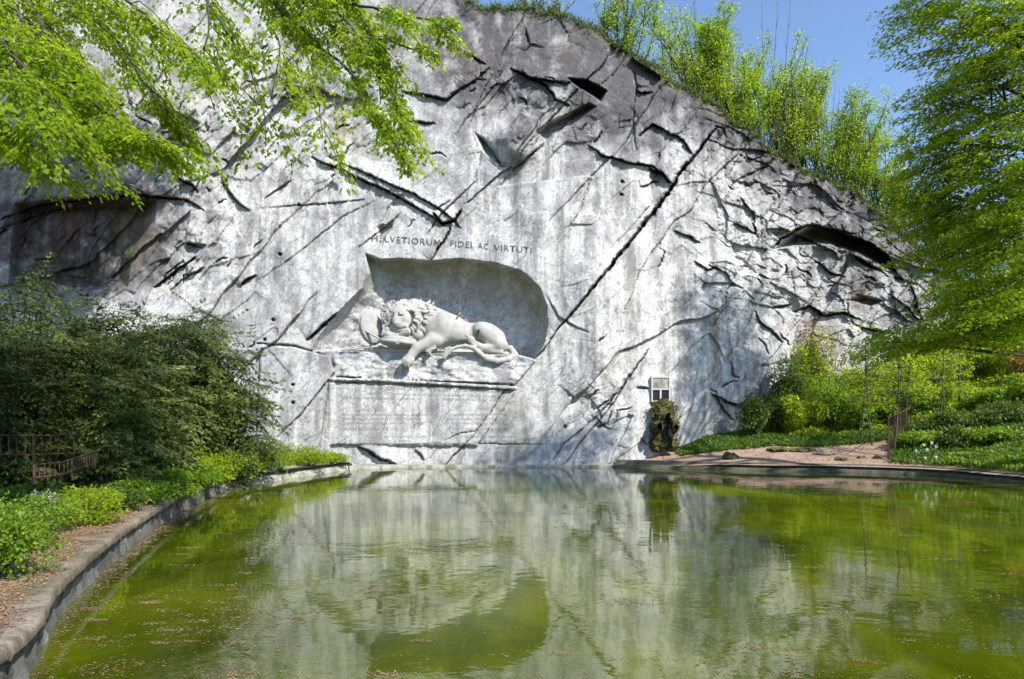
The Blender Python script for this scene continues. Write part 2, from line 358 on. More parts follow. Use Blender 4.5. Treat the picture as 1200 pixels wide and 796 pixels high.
f, e3 = facets(A_/85., B_/30., 9, .9); D += f*.5*rough*rgt
f, _ = facets(A_/28., B_/11., 15, .9); D += f*.24*rough*rgt
f, _ = facets(Ug/11., Vg/7., 17, .8); D += f*.11*rough*rgt
f, _ = facets(S_/38., T_/17., 21, 1.2); D += f*.30*rough*(1-rgt)
f, _ = facets(S_/15., T_/8., 25, 1.); D += f*.15*rough
D += fbm(Ug/150., Vg/150., 4, 31)*.5*(1-.8*calm)
D += fbm(Ug/22., Vg/22., 4, 33)*.035*(1+3*rough)
D += fbm(S_/26., T_/6., 3, 35)*.035
# rounded bulges
dark = np.zeros(Ug.shape); moss = dark.copy(); rust = dark.copy(); soil_shade = dark.copy(); streak = np.full(Ug.shape, .36)
JX = fbm(Ug/26., Vg/26., 2, 151)*5+fbm(Ug/8., Vg/8., 2, 152)*2.6+perlin(Ug/3.2, Vg/3.2, 153)*1.3
JY = fbm(Ug/26., Vg/26., 2, 161)*5+fbm(Ug/8., Vg/8., 2, 162)*2.6+perlin(Ug/3.2, Vg/3.2, 163)*1.3
def crack(P, wd, dep, lip=0., sl=.12, ragged=1., step=None):
    """a joint: a thin ragged groove, the rock on its upper side standing proud like a broken slab"""
    global D
    s, d, par, sg = seg_dist(P, .45*ragged if wd > 2 else .25); 
    step = dep*.42 if step is None else step
    env = np.sin(np.pi*np.clip(par, 0, 1))**.55; wloc = wd*.62*(.15+.85*env)*(.45+1.5*np.abs(fbm(Ug[s]/11., Vg[s]/11., 2, 77)))
    g = (1-sstep(d, wloc*.30, wloc*.55+.55)); D[s] -= g*dep*(.4+.6*env)
    D[s] += step*env*np.where(sg > 0, np.clip(1-d/26., 0, 1)**1.2, -.45*np.clip(1-d/16., 0, 1))
    soil_shade[s] = np.maximum(soil_shade[s], g*sl)  # shade of the groove painted into the rock colour
A1 = [(840,150),(826,166),(815,182),(800,198),(786,220),(768,246),(752,266),(735,287),(705,325),(680,356),(650,390)]
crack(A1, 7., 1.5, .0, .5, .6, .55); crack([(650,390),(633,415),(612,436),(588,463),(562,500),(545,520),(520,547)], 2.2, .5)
# the block above/right of the long joint stands a little proud
s, d, par, _sg = seg_dist(A1+[(600,450),(520,545)]); side = (Ug*.777+Vg*.63) > (768*.777+246*.63)
D += np.where(side, .0, .0)
crack([(530,263),(520,282),(506,305)], 3.4, .7, 0, .5)
crack([(365,185),(395,197),(425,211),(455,224),(480,238),(500,250),(522,265)], 4, .8, .12, .5)
crack([(385,184),(420,200),(470,221),(500,236),(530,256),(540,268)], 2.4, .5, 0, .5)
crack([(508,250),(520,262),(532,258),(540,247)], 6, .8, 0, .8)
for P, w_, d_ in [([(470,108),(500,113),(524,118),(538,108)], 3, .6), ([(528,112),(548,99),(560,92),(575,80)], 2.2, .4), ([(480,142),(510,145)], 2.5, .4), ([(420,290),(448,268),(470,250)], 1.6, .3),
    ([(545,62),(558,70),(570,77)], 2.5, .4), ([(598,80),(618,90),(640,95),(662,97)], 3.5, .7), ([(612,84),(620,92),(640,100),(652,118),(668,124)], 3, .6), ([(616,32),(620,50),(617,60)], 2, .4),
    ([(560,210),(520,248),(500,275)], 1.5, .25), ([(600,195),(585,205),(545,240)], 1.8, .3), ([(640,165),(625,180),(600,200)], 3, .5), ([(690,170),(705,182),(742,192),(765,195),(785,215)], 3.2, .7),
    ([(760,198),(775,205),(790,218)], 6, 1.), ([(750,160),(765,145),(800,165),(812,180)], 3.5, .7), ([(745,105),(752,110),(765,108)], 2.5, .5),
    ([(720,180),(700,200),(640,262)], 1.3, .15), ([(743,70),(746,100),(742,140),(746,180)], 1.6, .3),
    ([(196,190),(205,195),(225,195)], 3, .6), ([(202,203),(214,212),(226,218),(232,226)], 5, .9), ([(260,208),(268,225),(280,238),(292,248)], 3, .6), ([(170,158),(180,165),(185,175)], 4, .7),
    ([(100,192),(130,180),(175,163)], 2.5, .4), ([(0,258),(40,242),(80,236),(130,229),(185,230),(215,234),(240,247)], 4, .7), ([(0,268),(60,248),(120,232)], 2, .4), ([(310,233),(340,212),(342,188)], 2, .4),
    ([(180,337),(200,322),(230,301)], 4.5, .8), ([(200,340),(225,320),(240,312)], 2.5, .5), ([(190,325),(215,305)], 2, .4), ([(280,337),(290,327),(301,321)], 4, .7), ([(220,285),(236,290)], 5, .7),
    ([(314,244),(400,237),(430,233)], 1.6, .2), ([(300,330),(345,300),(400,255),(440,235)], 1.3, .15), ([(360,398),(375,386),(398,366)], 5, .9), ([(300,402),(345,405),(380,416)], 1.6, .3),
    ([(345,375),(330,395)], 1.3, .2), ([(404,420),(385,445),(350,488),(325,512)], 1.6, .25), ([(640,345),(655,372),(690,390)], 1.5, .2), ([(690,496),(706,480),(725,458),(745,432),(760,410)], 3, .5), ([(660,545),(688,510),(720,470),(738,440)], 1.6, .3),
    ([(700,500),(712,495),(718,480)], 3.5, .6), ([(706,490),(700,478),(722,462)], 2, .4), ([(648,540),(660,520),(690,497)], 1.5, .25), ([(385,520),(480,521),(560,520),(640,521)], 1.4, .14),
    ([(418,523),(428,528),(440,534),(455,541),(468,547)], 5.5, .8), ([(485,528),(492,532),(497,540)], 1.8, .3), ([(520,517),(540,507),(560,505)], 2, .3), ([(745,454),(760,456)], 3, .4),
    ([(905,292),(915,280),(930,272),(945,264),(960,266)], 5, .9), ([(950,263),(975,270),(1000,280),(1022,287),(1040,300),(1050,318)], 9, 1.7), ([(1000,300),(1030,318)], 6, .9),
    ([(955,305),(975,320),(990,325)], 3.5, .7), ([(886,365),(890,378),(905,388),(918,402)], 3, .6), ([(1068,335),(1075,360),(1080,375)], 5, .9), ([(930,365),(950,358),(965,370),(990,368),(1010,376)], 5, .9),
    ([(1010,385),(1045,390)], 4, .8), ([(1040,345),(1065,362),(1080,380)], 3, .5), ([(905,360),(925,358)], 4, .6), ([(813,305),(830,318),(842,312)], 2.5, .5), ([(830,310),(850,320),(862,335)], 2.5, .5),
    ([(836,463),(846,475),(858,493)], 2.5, .5), ([(834,463),(850,470),(868,476),(880,462)], 3.5, .7), ([(660,100),(672,95)], 2, .3),
    ([(868,232),(882,250),(884,262)], 3, .6), ([(790,270),(820,285)], 2.5, .5), ([(860,262),(872,268),(885,275)], 3, .6)]:
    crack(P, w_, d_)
# random short joints in the broken zones
rr = np.random.RandomState(5)
for _ in range(430):
    x = rr.uniform(-20, 1150); y = rr.uniform(20, 520)
    i = min(np.searchsorted(U, x), len(U)-1)
    if y < T[i]+6: continue
    j = int((VB-y)/(VB-T[i])*(NV-1)); rgh = rough[i, min(j, NV-1)]
    if rr.rand() > rgh*1.1: continue
    if calm[i, min(j, NV-1)] > .3: continue
    if x > 790: a = rr.normal(28, 22)
    else: a = rr.choice([-50, -45, 30, 25, -55], p=[.3, .2, .2, .15, .15])+rr.normal(0, 12)
    L = rr.uniform(6, 26); a = math.radians(a); P = [(x, y)]
    for k in range(3):
        a2 = a+rr.normal(0, .45); P.append((P[-1][0]+math.cos(a2)*L/3, P[-1][1]+math.sin(a2)*L/3))
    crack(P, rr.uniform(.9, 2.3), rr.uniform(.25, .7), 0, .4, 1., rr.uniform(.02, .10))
def recess(P, dep, soft, sl=0., pw=1.):
    global D
    s, d, _, _sg = seg_dist(P+[P[0]]); ins = inside(P)[s]; g = np.where(ins, np.clip(d/soft, 0, 1)**pw, 0)
    D[s] -= g*dep; soil_shade[s] = np.maximum(soil_shade[s], g*sl)  # hollow also darkened by painted shade
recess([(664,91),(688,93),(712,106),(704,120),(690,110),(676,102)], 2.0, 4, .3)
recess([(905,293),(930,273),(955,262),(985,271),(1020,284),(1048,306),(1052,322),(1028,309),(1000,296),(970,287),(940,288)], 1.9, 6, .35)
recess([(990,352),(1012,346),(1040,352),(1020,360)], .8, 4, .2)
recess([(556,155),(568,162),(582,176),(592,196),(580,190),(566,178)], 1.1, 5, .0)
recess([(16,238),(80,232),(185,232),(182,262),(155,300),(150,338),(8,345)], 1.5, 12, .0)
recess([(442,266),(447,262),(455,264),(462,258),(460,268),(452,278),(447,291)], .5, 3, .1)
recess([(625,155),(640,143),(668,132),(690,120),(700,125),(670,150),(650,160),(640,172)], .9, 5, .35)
# overhanging dark nose above the upper recess
D += .9*blob(606, 165, 26, 26, 0, 1.6)
# left brow above the wet recess
D += .6*blob(110, 205, 130, 22, -8)
# main face bulges outward of the right hand part
D += .5*sstep(740-np.abs(Ug-700), 660, 740)*0
# ledge block left of the plinth
D += np.where(inside([(306,406),(345,407),(385,418),(394,440),(386,540),(300,545)]), .22, 0)
for hx, hy in ((320,375), (310,398), (343,451), (343,472), (328,298), (662,500), (729,213), (728,228), (350,240)):
    s, d, _, _sg = seg_dist([(hx, hy), (hx+.6, hy)]); D[s] -= .5*(1-sstep(d, 1.2, 2.0))
# the niche
NT = [(366,412),(372,396),(396,366),(424,338),(432,320),(428,297),(446,304),(470,303),(505,306),(540,303),(580,308),(612,318),(632,336),(641,360),(642,382),(638,402),(626,421)]
NB = [(626,421),(600,415),(540,414),(395,411),(366,412)]
nin = inside(NT+NB)
DN = D.copy(); k_ = nin | (calm > .5)
def dist_full(P): s, d, _, _sg = seg_dist(P); o = np.full(Ug.shape, 1e3); o[s] = d; return o
dt = dist_full(NT[5:13]); dl = dist_full(NT[:6]); dr = dist_full(NT[12:]); db = dist_full(NB)
def cove(d, rng): return np.sqrt(np.clip(1-(1-np.clip(d/rng, 0, 1))**2, 0, 1))
cv = np.minimum.reduce([cove(dt, 62), cove(dl, 80), cove(dr, 15), cove(db, 3)])
D = np.where(nin, -2.45*cv+(fbm(Ug/30., Vg/18., 4, 61)*.30+fbm(Ug/9., Vg/7., 3, 62)*.07)*cv, D)
nmask = np.where(nin, cv, 0)
moss += np.where(nin, np.clip(.85-dt/70., 0, 1)*sstep(dt, 0, 4)+np.clip(.7-dr/16., 0, 1), 0)
# rough bed below the lion, cap ledge, inscription panel
bed = inside([(390,411),(600,414),(628,422),(604,450),(500,446),(392,441)])
D = np.where(bed & ~nin, .24+fbm(Ug/25., Vg/12., 3, 71)*.20+.006*(Vg-430), D)
s, d, par, _sg = seg_dist([(388,444.5),(440,445.5),(500,448.5),(560,452),(603,455)]); D[s] += .0
lip = 1-sstep(d, 1.6, 2.6); D[s] = D[s]*(1-lip)+lip*(.38+.12*fbm(Ug[s]/14., Vg[s]/14., 3, 72))
panel = inside([(386,448),(604,458),(560,520),(560,522),(386,521)]); D = np.where(panel, D*.35+.2, D)
D += np.where(inside([(392,440),(386,448),(372,545),(384,545)]), .1, 0)
# rock colours: lichen, seepage, rust, moss, earth; some shade is painted in too
ns = fbm(Ug/30., Vg/30., 4, 81); 
dark += 1.25*blob(640, 55, 160, 60, -12)+.8*blob(560, 95, 60, 40)+.95*blob(612, 160, 18, 34)+.85*blob(725, 105, 60, 60, -40)+.75*blob(835, 130, 90, 34, -38)
dark += .75*blob(960, 235, 120, 38, -30)+.8*blob(1030, 290, 90, 40)+.45*blob(1050, 350, 110, 60)+.5*blob(760, 160, 25, 60)
dark += 1.*blob(70, 150, 130, 65)+2.2*blob(95, 285, 105, 55, 0, 1.5)+.4*blob(200, 200, 70, 60)+.3*blob(450, 40, 60, 60)+.25*blob(340, 110, 60, 50)  # first blob: staining plus painted tree shade on the upper left
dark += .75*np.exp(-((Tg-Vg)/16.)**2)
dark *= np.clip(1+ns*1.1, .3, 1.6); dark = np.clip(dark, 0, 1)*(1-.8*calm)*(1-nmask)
streak += .55*blob(860, 430, 120, 110)+.35*blob(300, 300, 140, 130)+.5*blob(640, 300, 120, 160)+.45*blob(820, 200, 70, 90)+.4*blob(470, 480, 110, 40)+.5*blob(560, 130, 40, 40)+.4*blob(700, 150, 80, 60)
streak = np.clip(streak+ns*.8, 0, 1)*(1-.85*nmask)
rust += .9*blob(838, 385, 3.5, 30)+.8*blob(837, 440, 3, 40)+.45*blob(160, 255, 28, 45)+.4*blob(45, 290, 26, 40)+.6*blob(165, 175, 22, 12)+.5*blob(85, 270, 20, 40)+.6*blob(1010, 350, 12, 14)+.12*blob(540, 70, 100, 20)+.2*blob(665, 50, 20, 15)+.4*blob(405, 150, 18, 20)+.4*blob(960, 390, 60, 20)+.5*blob(595, 500, 12, 30)*0
moss += .9*blob(150, 280, 14, 40)+.6*blob(520, 262, 14, 7)+.5*blob(405, 170, 20, 30)+.9*np.exp(-((Tg-Vg)/7.)**2)*sstep(ns, -.2, .3)+.5*blob(612, 520, 10, 40)+.45*blob(605, 480, 14, 22)+.35*blob(735, 350, 10, 70)+.5*blob(775, 490, 8, 60)+.35*blob(390, 480, 10, 35)+.4*blob(1040, 300, 60, 10)
soil_shade += 1.2*blob(95, 295, 85, 38, 0, 1.5)*sstep(fbm(Ug/9., Vg/60., 3, 87), -.25, .2)+.7*blob(115, 330, 40, 20)+.6*np.exp(-((Tg-Vg)/5.)**2)
for a_ in (moss, rust, soil_shade): np.clip(a_, 0, 1, out=a_)
soil_shade *= (1-nmask)
YS = Yb-D                                      # final distance of the rock
X = (Ug-600)/F*YS; Z = CAMZ+(HZ-Vg)/F*YS
# plateau behind the rim
pk = np.array([.4, 1., 2., 4., 8., 16., 30., 60.]); xt, yt, zt = X[:, -1], YS[:, -1], Z[:, -1]
YP = yt[:, None]+pk; XP = xt[:, None]*(1+pk/60.); ZP = zt[:, None]+np.array([.12, .25, .4, .3, .2, .1, .0, -.5])+fbm(XP*.5, YP*.5, 3, 3)*.25
X2 = np.concatenate([X, XP], 1); Y2 = np.concatenate([YS, YP], 1); Z2 = np.concatenate([Z, ZP], 1)
def ex(a, v): return np.concatenate([a, np.full((len(U), len(pk)), v)], 1)
n0, n1 = X2.shape; i, j = np.meshgrid(np.arange(n0-1), np.arange(n1-1), indexing='ij'); a = (i*n1+j).ravel()
me = quadmesh('cliff', np.stack([X2, Y2, Z2], -1).reshape(-1, 3), np.stack([a, a+n1, a+n1+1, a+1], 1),
              attrs=dict(dark=ex(dark, .3), moss=ex(moss, .8), rust=ex(rust, 0), soil_shade=ex(soil_shade, .9), streak=ex(streak, 0)))
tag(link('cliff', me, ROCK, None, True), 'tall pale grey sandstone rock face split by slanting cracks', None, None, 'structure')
def cliffY(px, py):
    i = int(np.clip(np.searchsorted(U, px), 0, len(U)-1)); j = (VB-py)/(VB-T[i])*(NV-1); j = int(np.clip(round(j), 0, NV-1)); return YS[i, j]
# ------------------------------------------------------------------ walls round the pond
def stone_mat(name, a, b, c, moss=None, sc_=3):
    m = M(name); n = m.noise(sc_, 7, .65); n2 = m.noise(25, 5, .7); col_ = m.ramp(n, [(.32, a), (.5, b), (.68, c)])
    col_ = m.mix(1., col_, m.ramp(n2, [(.33, .6), (.6, 1.12)]), 'MULTIPLY')
    if moss: col_ = m.mix(m.ramp(m.noise(1.3, 6, .7), [(.5, 0.), (.6, .85)]), col_, moss)
    m.color(col_); m.rough(.9); m.bump(m.math('ADD', n, m.math('MULTIPLY', n2, .4)), .9, .05); return m.m
COPING = stone_mat('coping_stone', (.13, .095, .07), (.22, .165, .12), (.32, .275, .22), (.10, .10, .05), 1.6)
WALLST = stone_mat('wet_wall_stone', (.06, .055, .048), (.16, .155, .14), (.38, .37, .34), (.06, .06, .03), 2.6)
KERBST = stone_mat('kerb_stone', (.24, .23, .20), (.36, .35, .31), (.46, .45, .41), (.12, .12, .05), 1.5)
DARKK = stone_mat('dark_kerb_stone', (.05, .045, .035), (.12, .11, .085), (.20, .19, .16), (.07, .08, .03), 1.5)
pw = empty('pond_wall', (-6, 9.5, 0), 'curved stone pond wall with a broad coping strewn with brown leaf litter', 'wall')
C = densify(LC, .05)
def wob(n, s, a): return fbm(np.arange(n)/(9. if n < 700 else 7.), np.zeros(n)+s*.37, 4, s)*a
def loft(C, prof, mat, name, parent, amp=.02, seed=1, joint=0):
    n = outward(C); k = len(prof); V = np.zeros((len(C), k, 3))
    for q, (o_, z_) in enumerate(prof):
        V[:, q, :2] = C+n*(o_+wob(len(C), seed+q, amp))[:, None]; V[:, q, 2] = z_+wob(len(C), seed+q+40, amp*.7)-(joint*(np.arange(len(C)) % 27 == 11) if z_ > .3 else 0)
    i, j = np.meshgrid(np.arange(len(C)-1), np.arange(k-1), indexing='ij'); a = (i*k+j).ravel()
    return link(name, quadmesh(name, V.reshape(-1, 3), np.stack([a, a+k, a+k+1, a+1], 1)), mat, parent, False)
_loft = loft
loft(C, [(.0, -.6), (.0, .05), (.02, .16), (.01, .27), (.05, .36), (.05, .40)], WALLST, 'wall_face', pw, .055, 3)
loft(C, [(.12, .34), (-.045, .345), (-.055, .37), (-.05, .455), (-.03, .485), (.06, .497), (.4, .50), (.85, .50), (1.2, .495), (1.27, .47), (1.28, .36)], COPING, 'coping', pw, .028, 9, .045)
rk = empty('rough_stone_kerb', (-9.9, 29, 0), 'low rough grey stone kerb between the pond wall and the foot of the rock', 'kerb')
C = densify(RC, .14); loft(C, [(-.02, -.5), (0, .02), (.12, .2), (.22, .30), (.5, .40), (.95, .50), (1.2, .45), (1.3, .2)], KERBST, 'stones', rk, .11, 21)
fk = empty('stone_ledge', (0, 37.4, 0), 'thin pale stone ledge along the waterline below the inscription', 'kerb')
C = densify(FC, .2); loft(C, [(0, -.4), (0, .10), (.03, .13), (.5, .15), (1.3, .16)], KERBST, 'ledge_stone', fk, .02, 31)
kr = empty('bank_kerb', (18, 33, 0), 'dark stepped stone kerb edging the right bank of the pond', 'kerb')
C = densify(KC, .2); n_ = outward(C); loft(C, [(0, -.4), (0, .13), (.02, .16), (.28, .17), (.30, .2), (.31, .36), (.33, .39), (.6, .40), (.75, .2)], DARKK, 'kerb_blocks', kr, .025, 41)
# curved pipe at the rough kerb
mb = MB(); p = at(409, 549, 35.2); mb.tube([p+np.array(q) for q in [(-.55, 0, -.25), (-.5, 0, .18), (-.4, 0, .38), (-.22, 0, .42), (-.05, 0, .25), (.03, 0, -.2)]], .03, 6)
tag(mb.build('bent_pipe', RUSTY, None, True), 'small bent dark metal pipe hooked over the kerb at the foot of the rock', 'pipe')

# ------------------------------------------------------------------ sculpture: signed distance field -> mesh
class SDF:
    def __init__(s, lo, hi, h):
        s.lo = np.array(lo, float); s.h = h; s.n = np.ceil((np.array(hi)-s.lo)/h).astype(int)+1; s.f = np.full(s.n, 1., np.float32)
    def _loc(s, pts, r):
        pts = np.array(pts, float); a = np.clip(((pts.min(0)-r-s.lo)/s.h).astype(int), 0, s.n-1); b = np.clip(((pts.max(0)+r-s.lo)/s.h).astype(int)+2, 1, s.n)
        sl_ = tuple(slice(a[k], b[k]) for k in range(3)); g = np.meshgrid(*[s.lo[k]+np.arange(a[k], b[k])*s.h for k in range(3)], indexing='ij'); return sl_, g
    def _put(s, sl_, d, k, sub=False):
        a = s.f[sl_]
        if sub: d = -d; h = np.clip(.5+.5*(d-a)/k, 0, 1); s.f[sl_] = a*(1-h)+d*h+k*h*(1-h)
        else: h = np.clip(.5+.5*(a-d)/k, 0, 1); s.f[sl_] = a*(1-h)+d*h-k*h*(1-h)
    def cap(s, p, q, r1, r2=None, k=.12, sub=False):
        r2 = r1 if r2 is None else r2; p = np.array(p, float); q = np.array(q, float)
        sl_, (x, y, z) = s._loc([p, q], max(r1, r2)+k+.15); d = q-p; L = (d**2).sum()+1e-9
        t = np.clip(((x-p[0])*d[0]+(y-p[1])*d[1]+(z-p[2])*d[2])/L, 0, 1)
        s._put(sl_, np.sqrt((x-p[0]-t*d[0])**2+(y-p[1]-t*d[1])**2+(z-p[2]-t*d[2])**2)-(r1+(r2-r1)*t), k, sub)
    def ell(s, c, r, rot=0, k=.12, tilt=0, sub=False):
        """ellipsoid; rot turns it in the picture plane, tilt about the upright axis"""
        c = np.array(c, float); sl_, (x, y, z) = s._loc([c], max(r)+k+.15); x = x-c[0]; y = y-c[1]; z = z-c[2]
        a = math.radians(rot); x, y = x*math.cos(a)+y*math.sin(a), -x*math.sin(a)+y*math.cos(a)
        b = math.radians(tilt); x, z = x*math.cos(b)-z*math.sin(b), x*math.sin(b)+z*math.cos(b)
        q = np.sqrt((x/r[0])**2+(y/r[1])**2+(z/r[2])**2); g = np.sqrt((x/r[0]**2)**2+(y/r[1]**2)**2+(z/r[2]**2)**2)+1e-6
        s._put(sl_, q*(q-1)/g, k, sub)
    def path(s, P, rs, k=.1):
        for i in range(len(P)-1): s.cap(P[i], P[i+1], rs[i], rs[i+1], k)
    def mesh(s):
        f = s.f; n = f.shape; ins = f < 0
        acc = np.zeros((n[0]-1, n[1]-1, n[2]-1, 3)); cnt = np.zeros((n[0]-1, n[1]-1, n[2]-1))
        for ax in range(3):
            o1, o2 = [k for k in range(3) if k != ax]
            A = np.take(f, range(n[ax]-1), ax); B = np.take(f, range(1, n[ax]), ax); ch = (A < 0) != (B < 0)
            t = np.where(ch, A/(A-B+1e-12), 0)
            for da in (0, 1):
                for db_ in (0, 1):
                    sl_ = [slice(None)]*3; sl_[o1] = slice(da, n[o1]-1+da); sl_[o2] = slice(db_, n[o2]-1+db_)
                    c = ch[tuple(sl_)]; tt = t[tuple(sl_)]; cnt += c
                    acc[..., ax] += np.where(c, tt, 0); acc[..., o1] += c*da; acc[..., o2] += c*db_
        on = cnt > 0; idx = np.full(on.shape, -1); idx[on] = np.arange(on.sum())
        I = np.stack(np.nonzero(on), 1); V = (I+acc[on]/cnt[on][:, None])*s.h+s.lo; Q = []
        for ax in range(3):
            o1, o2 = [(1, 2), (2, 0), (0, 1)][ax]
            A = np.take(f, range(n[ax]-1), ax); B = np.take(f, range(1, n[ax]), ax); ch = ((A < 0) != (B < 0))
            J = np.stack(np.nonzero(ch), 1); J = J[(J[:, o1] > 0) & (J[:, o2] > 0) & (J[:, o1] < n[o1]-1) & (J[:, o2] < n[o2]-1)]
            def g(a, b): K = J.copy(); K[:, o1] -= a; K[:, o2] -= b; return idx[K[:, 0], K[:, 1], K[:, 2]]
            q = np.stack([g(1, 1), g(0, 1), g(0, 0), g(1, 0)], 1); fl = A[J[:, 0], J[:, 1], J[:, 2]] >= 0; q[fl] = q[fl][:, ::-1]; Q.append(q)
        return V, np.concatenate(Q)
# sculpture space: a = right, b = down (both in hundredths of the 5x enlargement), c = towards the viewer
YL = 38.6
def toworld(V):
    Y = 38.95-V[:, 2]*.975; px = 390+V[:, 0]*20; py = 320+V[:, 1]*20
    return np.stack([(px-600)/F*YL, Y, CAMZ+(HZ-py)/F*YL], 1)
def P3(x, y, c=0.): return (x/100., y/100., c)
def emit(s, name, parent, mat=None, sub=None):
    V, Q = s.mesh(); o = link(name, quadmesh(name, toworld(V), Q[:, ::-1]), mat or CARVED, parent, True)
    if sub is not None: o.parent = sub; o.location = (0, 0, 0)
    return o
lion = empty('lion_sculpture', tuple(toworld(np.array([[6.5, 4.6, .4]]))[0]), 'large pale stone carving of a sleeping lion lying in a hollow of the rock face', 'sculpture')
h = .045
B = SDF((1.2, .8, -2.6), (11.3, 6.4, 2.2), h)
B.cap(P3(600,325,-.2), P3(715,345,-.15), 1.12, .78, .3)           # chest to ribs
B.cap(P3(715,345,-.15), P3(835,362,-.2), .80, .62, .3)            # ribs to loin
B.cap(P3(560,250,-.4), P3(690,300,-.3), .72, .62, .4)             # withers and back
B.cap(P3(835,345,-.4), P3(940,385,-.3), .60, .74, .3)             # rump
B.ell(P3(925,365,.22), (1.02, .62, .52), 36, .14)                 # thigh
B.cap(P3(860,330,.3), P3(975,420,.35), .42, .42, .2)
B.cap(P3(1000,432,.3), P3(880,440,.62), .30, .19, .12)            # shank
B.cap(P3(905,405,.55), P3(1005,425,.35), .12, .2, .1)
B.cap(P3(880,440,.62), P3(820,412,.72), .19, .2, .1); B.ell(P3(812,398,.75), (.26, .24, .22), 30, .08)
for k, (x, y) in enumerate(((792,380), (800,398), (808,416), (826,428))): B.cap(P3(x+14, y+4, .85), P3(x-6, y-8, .88), .09, .075, .04)
B.cap(P3(985,465,.5), P3(870,452,.55), .16, .13, .1); 
for k in range(3): B.cap(P3(862+k*12, 440+k*3, .66), P3(850+k*12, 452+k*2, .74), .075, .06, .03)
# tail
B.path([P3(1040,440,.1), P3(1066,478,.35), P3(1030,508,.62), P3(960,522,.75), P3(905,508,.8), P3(865,478,.85), P3(830,448,.9), P3(780,434,.92), P3(735,440,.95), P3(705,452,1.0)],
       [.2,.19,.18,.17,.16,.15,.14,.12,.1,.09], .06)
# hanging foreleg
B.cap(P3(625,370,.2), P3(600,400,.62), .62, .42, .25); B.cap(P3(600,398,.66), P3(500,448,1.0), .44, .31, .2)
B.cap(P3(500,448,1.0), P3(466,500,1.2), .30, .26, .12); B.ell(P3(455,525,1.25), (.36, .34, .26), 20, .1)
for k, (x, y) in enumerate(((426,538), (441,551), (459,555), (478,543))): B.cap(P3(x+6, y-24, 1.36), P3(x, y, 1.36), .105, .085, .035); B.cap(P3(x, y+2, 1.38), P3(x-2, y+12, 1.3), .05, .02, .02)
B.cap(P3(560,470,1.0), P3(600,440,.95), .09, .1, .1)
# foreleg under the cheek
B.cap(P3(470,380,.35), P3(380,372,.85), .36, .26, .2); B.ell(P3(338,370,1.0), (.34, .25, .27), 0, .1)
for k, (x, y) in enumerate(((304,372), (322,382), (342,386), (362,382))): B.cap(P3(x+6, y-20, 1.1), P3(x, y, 1.12), .095, .085, .03); B.cap(P3(x-1, y+4, 1.16), P3(x-3, y+12, 1.14), .035, .02, .02)
# head: 3/4 view, muzzle down towards the viewer's left
B.ell(P3(402,262,.55), (.66, .74, .66), -10, .15)
B.cap(P3(378,238,.86), P3(390,312,1.2), .30, .27, .15)           # bridge of the nose
B.cap(P3(372,310,1.14), P3(392,318,1.2), .14, .14, .06)          # nose pad
B.cap(P3(388,330,1.0), P3(425,325,.95), .28, .27, .1)            # upper lips
B.ell(P3(362,330,.95), (.2, .22, .25), 0, .08)
B.cap(P3(415,365,.92), P3(444,352,.98), .20, .235, .06)          # chin
B.ell(P3(345,275,.72), (.26, .40, .35), 10, .12); B.ell(P3(440,285,.72), (.26, .42, .35), -10, .12)   # cheeks
B.cap(P3(352,232,.98), P3(372,240,1.05), .11, .10, .08); B.cap(P3(392,238,1.05), P3(424,226,.98), .10, .13, .08)  # brows
B.ell(P3(352,256,1.0), (.11, .085, .1), 15, .05); B.ell(P3(412,250,1.03), (.13, .09, .1), -12, .05)     # closed lids
B.ell(P3(352,266,1.08), (.17, .035, .16), 14, .02, 0, True); B.ell(P3(414,261,1.12), (.19, .035, .16), -12, .02, 0, True)
B.ell(P3(366,258,1.22), (.06, .15, .12), 0, .05, 0, True); B.ell(P3(398,256,1.22), (.05, .13, .10), 0, .05, 0, True)
B.cap(P3(394,345,1.25), P3(450,333,1.15), .055, .08, .03, True); B.cap(P3(384,322,1.38), P3(386,338,1.34), .03, .03, .02, True)  # mouth, philtrum
B.ell(P3(372,315,1.33), (.055, .035, .10), 0, .02, 0, True); B.ell(P3(398,317,1.35), (.055, .035, .10), 0, .02, 0, True)
B.ell(P3(440,352,1.24), (.13, .06, .08), -20, .03, 0, True)
